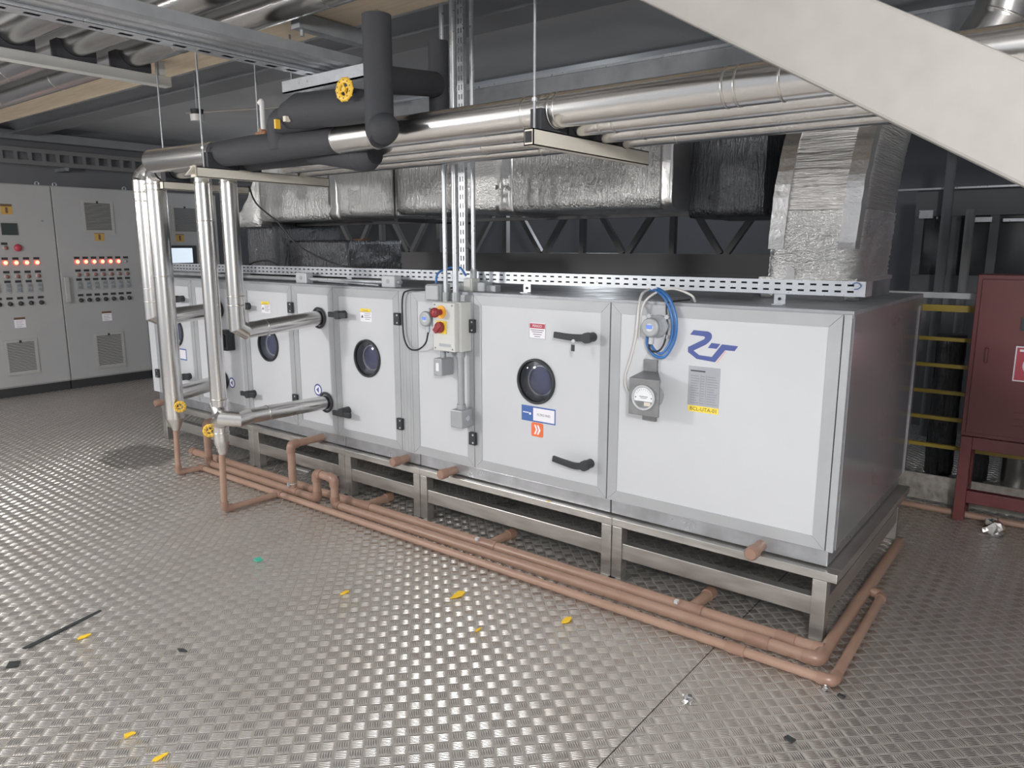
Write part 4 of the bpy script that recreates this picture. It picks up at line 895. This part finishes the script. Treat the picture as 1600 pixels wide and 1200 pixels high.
b.mat('steel_gauge').prism([(.049*math.cos(PI+PI*k/16+.35*(1-2*k/16)), .049*math.sin(PI+PI*k/16+.35*(1-2*k/16))) for k in range(17)], (gx, -.1196, gz), X_, Z_, (0, -.0006, 0))
b.mat('ink')
for k in range(9):
    a = PI*.16+PI*.68*k/8; b.bar((gx+.036*math.cos(a), -.1200, gz+.036*math.sin(a)), (gx+.042*math.cos(a), -.12, gz+.042*math.sin(a)), .001, .0012, (0, 1, 0))
b.box(gx-.022, gx+.022, -.1202, -.1196, gz+.004, gz+.0065); b.box(gx-.016, gx+.016, -.1202, -.1196, gz-.003, gz-.001); b.cyl((gx-.04, -.1205, gz), (gx-.04, -.1195, gz), .003, seg=10); b.cyl((gx+.04, -.1205, gz), (gx+.04, -.1195, gz), .003, seg=10)
b.mat('tape').box(gx+.004, gx+.036, -.1206, -.1200, gz-.037, gz-.020); obj('dial', b, None, pg, 'white dial with a scale')
# black actuator behind the near pair
b = MB(); b.box(-4.445, -4.345, -.07, .004, .875, 1.03); b.box(-4.43, -4.36, -.085, -.07, .90, 1.0); obj('actuator', b, 'plastic', None, 'black box on the panel between the far pipes and the second porthole door', 'actuator', bev=.008)

# ------------------------------------------------------------------ control cabinets at the left end
CX = -8.60; KS = (CX-.777)/(-7.757-.777)
def cy(y): return -3.111+(y+3.111)*KS
def cz(z): return 1.653+(z-1.653)*KS
def cabinet(lb, y0, y1, zt, body_lb=None):
    t_ = thing('control_cabinet', lb, 'control cabinet', (CX-.3, (y0+y1)/2, 0), 'grey control cabinets')
    b = MB(); b.box(CX-.6, CX-.025, y0+.004, y1-.004, .10, zt); obj('body', b, 'cabinet', t_)
    b = MB(); b.box(CX-.59, CX-.03, y0+.006, y1-.006, 0, .10); obj('plinth', b, 'plinth', t_)
    b = MB(); b.box(CX-.0245, CX, y0+.006, y1-.006, .115, zt-.008); d = obj('door', b, 'cabinet', t_, bev=.004)
    for yy in (y0+.09, y1-.09):
        b = MB(); b.torus((CX-.12, yy, zt+.022), (1, 0, 0), .020, .006, 20, 8); b.cyl((CX-.12, yy, zt), (CX-.12, yy, zt+.006), .014, seg=12); obj('eye_bolt', b, 'galv', t_)
    return t_, d
def vent(d, y0, y1, z0, z1):
    b = MB(); b.mat('vent'); f = .03
    b.box(CX, CX+.012, y0, y1, z1-f, z1); b.box(CX, CX+.012, y0, y1, z0, z0+f); b.box(CX, CX+.012, y0, y0+f, z0+f, z1-f); b.box(CX, CX+.012, y1-f, y1, z0+f, z1-f)
    n = 19; hz = (z1-z0-2*f)/n
    for k in range(n):
        zz = z0+f+hz*k; b.hexa([(CX+.001, y0+f, zz), (CX+.010, y0+f, zz), (CX+.010, y1-f, zz), (CX+.001, y1-f, zz), (CX+.001, y0+f, zz+hz*.55), (CX+.004, y0+f, zz+hz*.55), (CX+.004, y1-f, zz+hz*.55), (CX+.001, y1-f, zz+hz*.55)])
    b.mat('plinth').box(CX+.0002, CX+.001, y0+f, y1-f, z0+f, z1-f); b.box(CX+.012, CX+.013, (y0+y1)/2-.012, (y0+y1)/2+.012, z1-f, z1-.006)
    obj('vent', b, None, d, 'louvred filter vent')
def legend(d, y, z): b = MB(); b.box(CX, CX+.003, y-.030, y+.030, z-.013, z+.013); obj('legend_plate', b, 'plinth', d)
def lampy(d, y, z, lit=True):
    b = MB()
    if lit: b.mat('led').lathe([(.026, 0), (.026, .010), (.021, .018)], (CX, y, z), X_, 20, caps=False); b.mat('led_core').lathe([(.021, .018), (.010, .025), (0, .026)], (CX, y, z), X_, 20, caps=False)
    else: b.mat('boxgrey').lathe([(.018, 0), (.018, .010), (0, .014)], (CX, y, z), X_, 16, caps=False)
    obj('indicator_lamp', b, None, d, 'lit red lamp' if lit else 'unlit lamp')
def pushb(d, y, z): b = MB(); b.mat('boxgrey').lathe([(.026, 0), (.026, .008), (.019, .010)], (CX, y, z), X_, 18, caps=False); b.mat('button_red').lathe([(.019, .010), (.018, .022), (0, .023)], (CX, y, z), X_, 18, caps=False); obj('push_button', b, None, d)
def doubleb(d, y, z): b = MB(); b.mat('boxgrey').box(CX, CX+.012, y-.024, y+.024, z-.05, z+.05); b.mat('ink_grey').cyl((CX+.012, y, z+.024), (CX+.022, y, z+.024), .017, seg=14); b.cyl((CX+.012, y, z-.024), (CX+.022, y, z-.024), .017, seg=14); obj('double_button', b, None, d)
def knob(d, y, z): b = MB(); b.mat('plastic').lathe([(.025, 0), (.024, .012), (.016, .014), (.015, .03), (0, .031)], (CX, y, z), X_, 16, caps=False); b.box(CX+.012, CX+.036, y-.005, y+.005, z-.02, z+.02); obj('selector_switch', b, None, d)
def amber(d, y, z): b = MB(); b.mat('amber').box(CX, CX+.002, y-.055, y+.055, z-.055, z+.030); b.mat('amber_dark').box(CX, CX+.002, y-.055, y+.055, z+.030, z+.055); b.box(CX+.002, CX+.0026, y-.012, y+.012, z-.04, z+.02); obj('warning_label', b, None, d, 'amber warning label')
def whitel(d, y, z): b = MB(); b.mat('sticker_white').box(CX, CX+.002, y-.055, y+.055, z-.06, z+.03); b.mat('amber_dark').box(CX, CX+.002, y-.055, y+.055, z+.03, z+.055); b.mat('ink_grey'); [b.box(CX+.002, CX+.0026, y-.04, y+.035-.015*(k % 2), z+.012-k*.020, z+.016-k*.020) for k in range(4)]; obj('white_label', b, None, d, 'white label with a dark header')
ya, yb, yc = cy(.128), cy(1.0), cy(1.95)
cA, dA = cabinet('leftmost grey control cabinet, with a dark square meter and an amber label', ya-1.02, ya, 2.325)
cB, dB = cabinet('middle grey control cabinet, with six lit red lamps and two vents', ya, yb, 2.325)
cC, dC = cabinet('rear grey control cabinet, with a lit screen', yb, yc, 2.325)
rows = [(1.494, 1.521), (1.362, 1.388), (1.262, 1.312), (1.085, 1.118)]
colsB = [cy(.308+.0843*k) for k in range(7)]; colsA = [cy(-.075-.094*k) for k in range(8)]
for d, cols, nlit in ((dB, colsB, 6), (dA, colsA, 8)):
    for k, y in enumerate(cols):
        lampy(d, y, cz(1.494), k < nlit); legend(d, y, cz(1.535)); pushb(d, y, cz(1.358)); legend(d, y, cz(1.402)); doubleb(d, y, cz(1.245)); legend(d, y, cz(1.308)); knob(d, y, cz(1.088)); legend(d, y, cz(1.142))
vent(dB, cy(.405), cy(.725), cz(1.795), cz(2.135)); vent(dB, cy(.395), cy(.71), cz(.335), cz(.72)); vent(dA, cy(-.46), cy(-.16), cz(.37), cz(.725)); vent(dC, cy(1.38), cy(1.70), cz(1.795), cz(2.12)); vent(dA, cy(-.46), cy(-.16), .02+cz(1.93), .02+cz(2.13)) if False else None
amber(dB, cy(.56), cz(1.762)); amber(dA, cy(-.29), cz(2.014)); amber(dC, cy(1.46), cz(1.76))
whitel(dA, cy(-.29), cz(.90)); whitel(dB, cy(.556), cz(.905))
b = MB(); b.box(CX, CX+.012, cy(-.355), cy(-.215), cz(1.765), cz(1.88)); obj('meter', b, 'screen_dark', dA, 'dark square meter')
b = MB(); b.mat('danger').lathe([(.030, 0), (.040, .02), (.036, .035), (0, .038)], (CX, cy(-.235), cz(1.640)), X_, 20, caps=False); obj('stop_button', b, None, dA, 'round red stop button'); legend(dA, cy(-.345), cz(1.68)); pushb(dA, cy(-.34), cz(1.64))
b = MB(); b.cyl((CX, cy(.02), cz(1.91)), (CX+.01, cy(.02), cz(1.91)), .010, seg=12); obj('lock', b, 'ink_grey', dA)
for d, yy in ((dB, cy(.168)), (dC, cy(1.06))):
    b = MB(); b.box(CX, CX+.05, yy-.022, yy+.022, cz(1.315), cz(1.335)); b.box(CX, CX+.05, yy-.022, yy+.022, cz(1.08), cz(1.10)); b.box(CX+.04, CX+.062, yy-.026, yy+.026, cz(1.075), cz(1.34)); obj('door_handle', b, 'vent', d, bev=.006)
hm = obj('touch_screen', MB().box(CX, CX+.03, cy(1.30), cy(1.64), cz(1.44), cz(1.665)), 'plastic', dC)
b = MB(); b.box(CX+.03, CX+.031, cy(1.33), cy(1.585), cz(1.465), cz(1.635)); obj('display', b, 'screen', dC, 'lit pale display')
# cable ladder above the cabinets
t_ = thing('cable_ladder', 'dark cable ladder on the end wall above the control cabinets', 'cable ladder', (-9.3, 2, 2.6))
for (yz, h) in ((2.74, .05), (2.60, .05)):
    b = MB(); b.box(-9.29, -9.26, -3.5, 5.5, yz, yz+h); obj('side_rail', b, 'truss', t_)
b = MB()
for k in range(60): b.box(-9.285, -9.265, -3.4+.15*k, -3.36+.15*k, 2.65, 2.74)
tag(obj('rungs', b, 'truss', t_), kind='stuff')
for q in (.9, 3.9): b = MB(); b.box(-9.6, -9.29, q, q+.04, 2.56, 2.60); obj('wall_bracket', b, 'galv_dark', t_)

# ------------------------------------------------------------------ behind the unit
b = MB(); b.box(-8.6, -.72, 3.0, 3.16, 1.425, 1.590); b.box(-8.6, -.72, 2.98, 3.18, 1.40, 1.425); obj('trim_4', b, 'truss', kind='structure')
t_ = thing('roof_truss', 'dark steel lattice truss behind the foil duct', 'truss', (-4, 3.05, 1.59))
b = MB(); b.box(-8.6, -.75, 3.03, 3.11, 2.24, 2.32); obj('top_chord', b, 'truss', t_)
for k in range(8):
    x = -8.4+k*.95; b = MB(); b.bar((x, 3.07, 1.59), (x+.45, 3.07, 2.24), .05, .05); obj('diagonal', b, 'truss', t_); b = MB(); b.bar((x+.45, 3.07, 2.24), (x+.9, 3.07, 1.59), .05, .05); obj('diagonal', b, 'truss', t_)
    b = MB(); b.box(x+.425, x+.475, 3.04, 3.10, 1.59, 2.24); obj('upright', b, 'truss', t_)
for k, x in enumerate((-8.4, -4.2, -.85)):
    b = MB(); b.box(x-.07, x+.07, 3.02, 3.14, 0, 1.40); obj('trim_%d' % (k+5), b, 'truss', kind='structure')
b = MB(); b.mat('bronze').box(-6.28, -6.12, 2.82, 2.93, 0, 1.74); b.box(-6.3, -6.0, 2.80, 2.95, 1.535, 1.575); b.box(-6.02, -5.92, 2.85, 2.93, 0, 1.50); obj('timber_crate', b, None, None, 'orange brown timber post seen through the gap behind the unit', 'timber post')

# guard rail with kick plate at the right
gr = thing('guard_rail', 'yellow multi bar guard rail behind the unit at the right', 'guard rail', (.9, 2.25, 0))
for z in (.385, .568, .738, .908, 1.078, 1.272): b = MB(); b.box(-.75, 3.2, 2.235, 2.265, z-(.011 if z < 1.2 else .02), z+(.011 if z < 1.2 else .02)); obj('bar', b, 'yellow', gr)
b = MB(); b.box(-.75, 3.2, 2.22, 2.32, 1.335, 1.37); obj('top_ledge', b, 'boxgrey', gr, 'grey ledge above the bars')
for x in (-.72, 1.2, 3.15): b = MB(); b.box(x-.025, x+.025, 2.266, 2.316, 0, 1.335); obj('post', b, 'truss', gr)
b = MB(); b.box(-.75, 3.2, 2.25, 2.262, 0.012, .185); obj('kick_plate', b, 'kick', gr, 'tread plate kick board')
# foil wrapped risers behind the rail
for (x, y, r, h, lb) in ((.0, 2.95, .09, 1.02, 'dull foil wrapped pipe behind the guard rail, close to the unit end'), (.215, 2.95, .09, 1.02, 'foil wrapped pipe behind the guard rail beside the red cabinet')):
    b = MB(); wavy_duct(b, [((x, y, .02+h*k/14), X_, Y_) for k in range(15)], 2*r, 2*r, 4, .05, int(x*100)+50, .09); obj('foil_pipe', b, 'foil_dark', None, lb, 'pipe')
b = MB(); b.tube(fillet([(.22, 3.02, 1.28), (.38, 3.02, 1.20), (.475, 3.02, .95), (.475, 3.02, 0)], .12, 6), .11, 24); obj('silver_duct', b, 'clad', None, 'shiny curved duct behind the guard rail, left of the red cabinet', 'duct')
# dark glazed partition and pipes further back
gp = thing('partition', 'dark glazed partition far behind the guard rail', 'partition', (1.5, 4.6, 0))
b = MB(); b.box(-.6, 3.8, 4.6, 4.66, 0, 1.40); b.box(-.6, 3.8, 4.56, 4.68, 1.92, 2.16)
for x in (-.6, -.31, -.02, .30, .75, 1.3, 2.0, 2.8, 3.7): b.box(x, x+.07, 4.58, 4.66, 1.40, 1.92)
obj('frame', b, 'wall', gp)
b = MB(); b.box(-.55, 3.75, 4.63, 4.64, 1.40, 1.92); obj('pane', b, 'glazing', gp)
b = MB(); b.box(-.15, .0, 4.50, 4.56, 1.86, 1.90); b.box(.08, .36, 4.50, 4.56, 1.86, 1.885); b.box(-.56, -.45, 4.50, 4.56, 1.90, 1.97); obj('light_strip', b, 'galv', gp, 'pale metal strips')
b = MB(); b.box(-.8, .5, 4.4, 4.44, 2.14, 2.155); b.box(-2.0, 3.6, 5.0, 5.05, 2.95, 2.965); obj('metal_rail', b, 'galv', None, 'thin bright rail above the dark partition', 'rail')
for (x, y) in ((-.28, 4.1), (.52, 3.9), (.70, 4.2)):
    pass
dp = [(-.30, 4.2, .04, 'thin dark upright pipe in front of the partition, close to the upright duct'), (.46, 4.3, .055, 'dark upright pipe in front of the partition, above the red cabinet')]
for (x, y, r, lb) in dp: b = MB(); b.cyl((x, y, 0), (x, y, 3.1), r, seg=16); obj('dark_pipe', b, 'wall', None, lb, 'pipe')
b = MB(); b.cyl((-.10, 4.0, 0), (-.10, 4.0, 1.95), .035, seg=16); obj('clad_pipe', b, 'truss', None, 'thin grey upright pipe between the dark pipe and the partition posts', 'pipe')

# red hose cabinet
rc = thing('hose_cabinet', 'shade-darkened red fire hose cabinet on a red frame at the right edge', 'fire hose cabinet', (.70, 2.08, 0)); RY = 1.985
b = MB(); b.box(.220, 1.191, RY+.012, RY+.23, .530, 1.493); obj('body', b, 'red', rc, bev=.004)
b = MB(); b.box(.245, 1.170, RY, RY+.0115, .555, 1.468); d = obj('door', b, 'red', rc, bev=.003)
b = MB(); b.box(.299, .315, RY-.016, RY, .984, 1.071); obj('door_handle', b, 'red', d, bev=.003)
b = MB(); b.box(.456, .510, RY-.012, RY, 1.184, 1.255); obj('latch', b, 'plastic', d)
b = MB(); b.mat('sticker_white').box(.446, .640, RY-.003, RY-.0005, .891, 1.093); b.mat('danger').box(.4525, .633, RY-.004, RY-.003, .898, 1.086); b.mat('sticker_white').lathe([(.056, 0), (.056, -.0012), (.043, -.0012), (.043, 0)], (.542, RY-.0042, .985), Y_, 32, caps=False); b.box(.466, .618, RY-.0048, RY-.004, 1.063, 1.076); obj('hose_sign', b, None, d, 'red sign with a white ring')
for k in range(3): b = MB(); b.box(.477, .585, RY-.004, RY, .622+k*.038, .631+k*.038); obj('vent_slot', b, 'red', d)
for (x0, y0) in ((.226, RY), (1.126, RY), (.226, RY+.17), (1.126, RY+.17)):
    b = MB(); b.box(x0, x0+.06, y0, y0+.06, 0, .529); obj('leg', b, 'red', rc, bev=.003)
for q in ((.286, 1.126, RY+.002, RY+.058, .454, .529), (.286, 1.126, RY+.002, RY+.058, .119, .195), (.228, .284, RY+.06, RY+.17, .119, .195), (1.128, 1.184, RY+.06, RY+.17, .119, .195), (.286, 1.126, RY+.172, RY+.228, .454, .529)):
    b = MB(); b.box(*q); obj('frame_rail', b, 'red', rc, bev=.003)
# brown pipe on the floor behind
b = MB(); b.cyl((-.3, 2.06, .022), (3.0, 2.06, .022), .020, seg=14); obj('drain_pipe', b, 'brown', None, 'brown pipe on the floor behind the red cabinet legs', 'pipe')

# round silver duct at the top right
rd2 = thing('round_duct', 'round silver duct with a segmented elbow at the top right', 'duct', (.25, 1.2, 2.3))
b = MB(); b.mat('clad').tube([(.0, 1.46, 2.44), (.06, 1.42, 2.50), (.19, 1.40, 2.63), (.27, 1.38, 2.75), (.30, 1.36, 2.90), (.30, 1.35, 3.1)], .135, 28, split=True); o = obj('elbow', b, None, rd2)
for p, d in (((.06, 1.42, 2.50), (.31, 0, .28)), ((.12, 1.41, 2.555), (.3, 0, .28)), ((.27, 1.38, 2.75), (.1, 0, .2))):
    d = Vector(d).normalized(); p = Vector(p); bb = MB(); bb.tube([p-d*.006, p, p+d*.006], [.1355, .139, .1355], 28, cap=False); obj('seam_ring', bb, 'band', o)
for k, (y, z, lb) in enumerate(((1.9, 2.62, 'silver pipe far at the top right, upper of two'), (2.0, 2.46, 'silver pipe far at the top right, lower of two'))):
    straight('background_pipe', lb, -.2, 4.0, y, z, z, .06)

# diagonal cream beam close to the camera
by = -1.20; sl = (1.773-2.307)/(.633+.282)
zl = lambda x: 2.307+sl*(x+.282); th_ = .238
b = MB(); xa, xb = -1.22, 3.6
b.hexa([(xa, by, zl(xa)), (xb, by, zl(xb)), (xb, by+.055, zl(xb)), (xa, by+.055, zl(xa)), (xa, by, zl(xa)+th_), (xb, by, zl(xb)+th_), (xb, by+.055, zl(xb)+th_), (xa, by+.055, zl(xa)+th_)])
obj('stair_stringer', b, 'cream', None, 'wide cream diagonal steel beam across the top right corner', 'beam', bev=.008)

# ------------------------------------------------------------------ litter on the floor
def scrap(name, lb, x, y, pts, mat, h=.003, cat='scrap'):
    b = MB(); n = len(pts); b.prism([(p[0], p[1]) for p in pts], (x, y, .002), X_, Y_, (0, 0, h))
    for q in b.v[n:]: q.z += random.random()*.004
    return obj(name, b, mat, None, lb, cat)
Yl = [(-1.483, -.647, .035, 'largest torn yellow scrap on the floor, in front of the pipes'), (-.932, -.54, .026, 'rounded yellow scrap on the floor nearest the drain pipes at right'), (-1.19, -.842, .015, 'tiny yellow crumb on the floor between two larger scraps'), (-1.928, -.969, .02, 'pale yellow scrap on the floor left of the largest one'), (-2.487, -1.936, .028, 'thin yellow strip on the floor beside the black slit'), (-1.671, -2.123, .02, 'small yellow scrap on the floor at the bottom edge'), (-1.474, -2.113, .018, 'yellow scrap at the bottom edge, right of its neighbour')]
for (x, y, s, lb) in Yl:
    n = 7; s *= 1.45; pts = [(s*(.4+.6*random.random())*math.cos(2*PI*k/n)*.55, s*(.5+.7*random.random())*math.sin(2*PI*k/n)) for k in range(n)]; scrap('paper_scrap', lb, x, y, pts, 'scrap_yellow')
b = MB(); b.box(-1.398, -1.388, -.036, -.022, .3195, .323); obj('paper_scrap', b, 'scrap_yellow', None, 'tiny yellow scrap lying on the frame rail', 'scrap')
scrap('paper_scrap', 'small green scrap on the floor left of the pipes', -2.60, -1.01, [(-.02, -.015), (.018, -.02), (.025, .012), (-.015, .02)], 'scrap_green')
scrap('dark_chip', 'square black chip on the floor at the left edge', -2.476, -2.204, [(-.03, -.005), (.005, -.028), (.03, .005), (-.005, .028)], 'scrap_dark', .004)
scrap('dark_chip', 'black chip on the floor near the bottom right', .123, -.747, [(-.018, -.006), (.012, -.016), (.02, .006), (-.01, .012)], 'scrap_dark', .006)
scrap('dark_chip', 'black chip on the floor below the pipe corner', .195, -.38, [(-.014, -.006), (.01, -.01), (.014, .006), (-.01, .01)], 'scrap_dark', .005)
scrap('dark_chip', 'dark smear of rubber on the floor right of the yellow strip', -2.049, -1.731, [(-.022, -.008), (.0, -.012), (.03, .008), (.0, .008)], 'scrap_dark', .003)
scrap('rubber_strip', 'long thin black strip on the floor at lower left', 0, 0, [(-2.586, -2.135), (-2.570, -2.115), (-2.62, -1.94), (-2.668, -1.783), (-2.676, -1.787), (-2.64, -1.95)], 'scrap_dark', .002)
def crumple(lb, x, y, r):
    b = MB(); rnd = random.Random(int(abs(x*1000))); b.sphere((x, y, r*.6), r, 10, 7)
    for v in b.v: v.x += (rnd.random()-.5)*r*.7; v.y += (rnd.random()-.5)*r*.7; v.z = max(.001, v.z+(rnd.random()-.5)*r*.6)
    b.sm = [False]*len(b.f); obj('foil_scrap', b, 'foil_scrap', None, lb, 'scrap')
scrap('plastic_offcut', 'pale flat offcut on the floor under the middle of the steel frame', 0, 0, [(-3.91, .115), (-3.69, .125), (-3.70, .17), (-3.90, .155)], 'white_plastic', .003)
crumple('crumpled silver foil on the floor in the lower right foreground', -.245, -.764, .020); crumple('crumpled silver foil on the floor in front of the red cabinet', .454, 1.86, .055); crumple('bit of silver foil on the floor at the drain pipe corner', .137, -.372, .012)
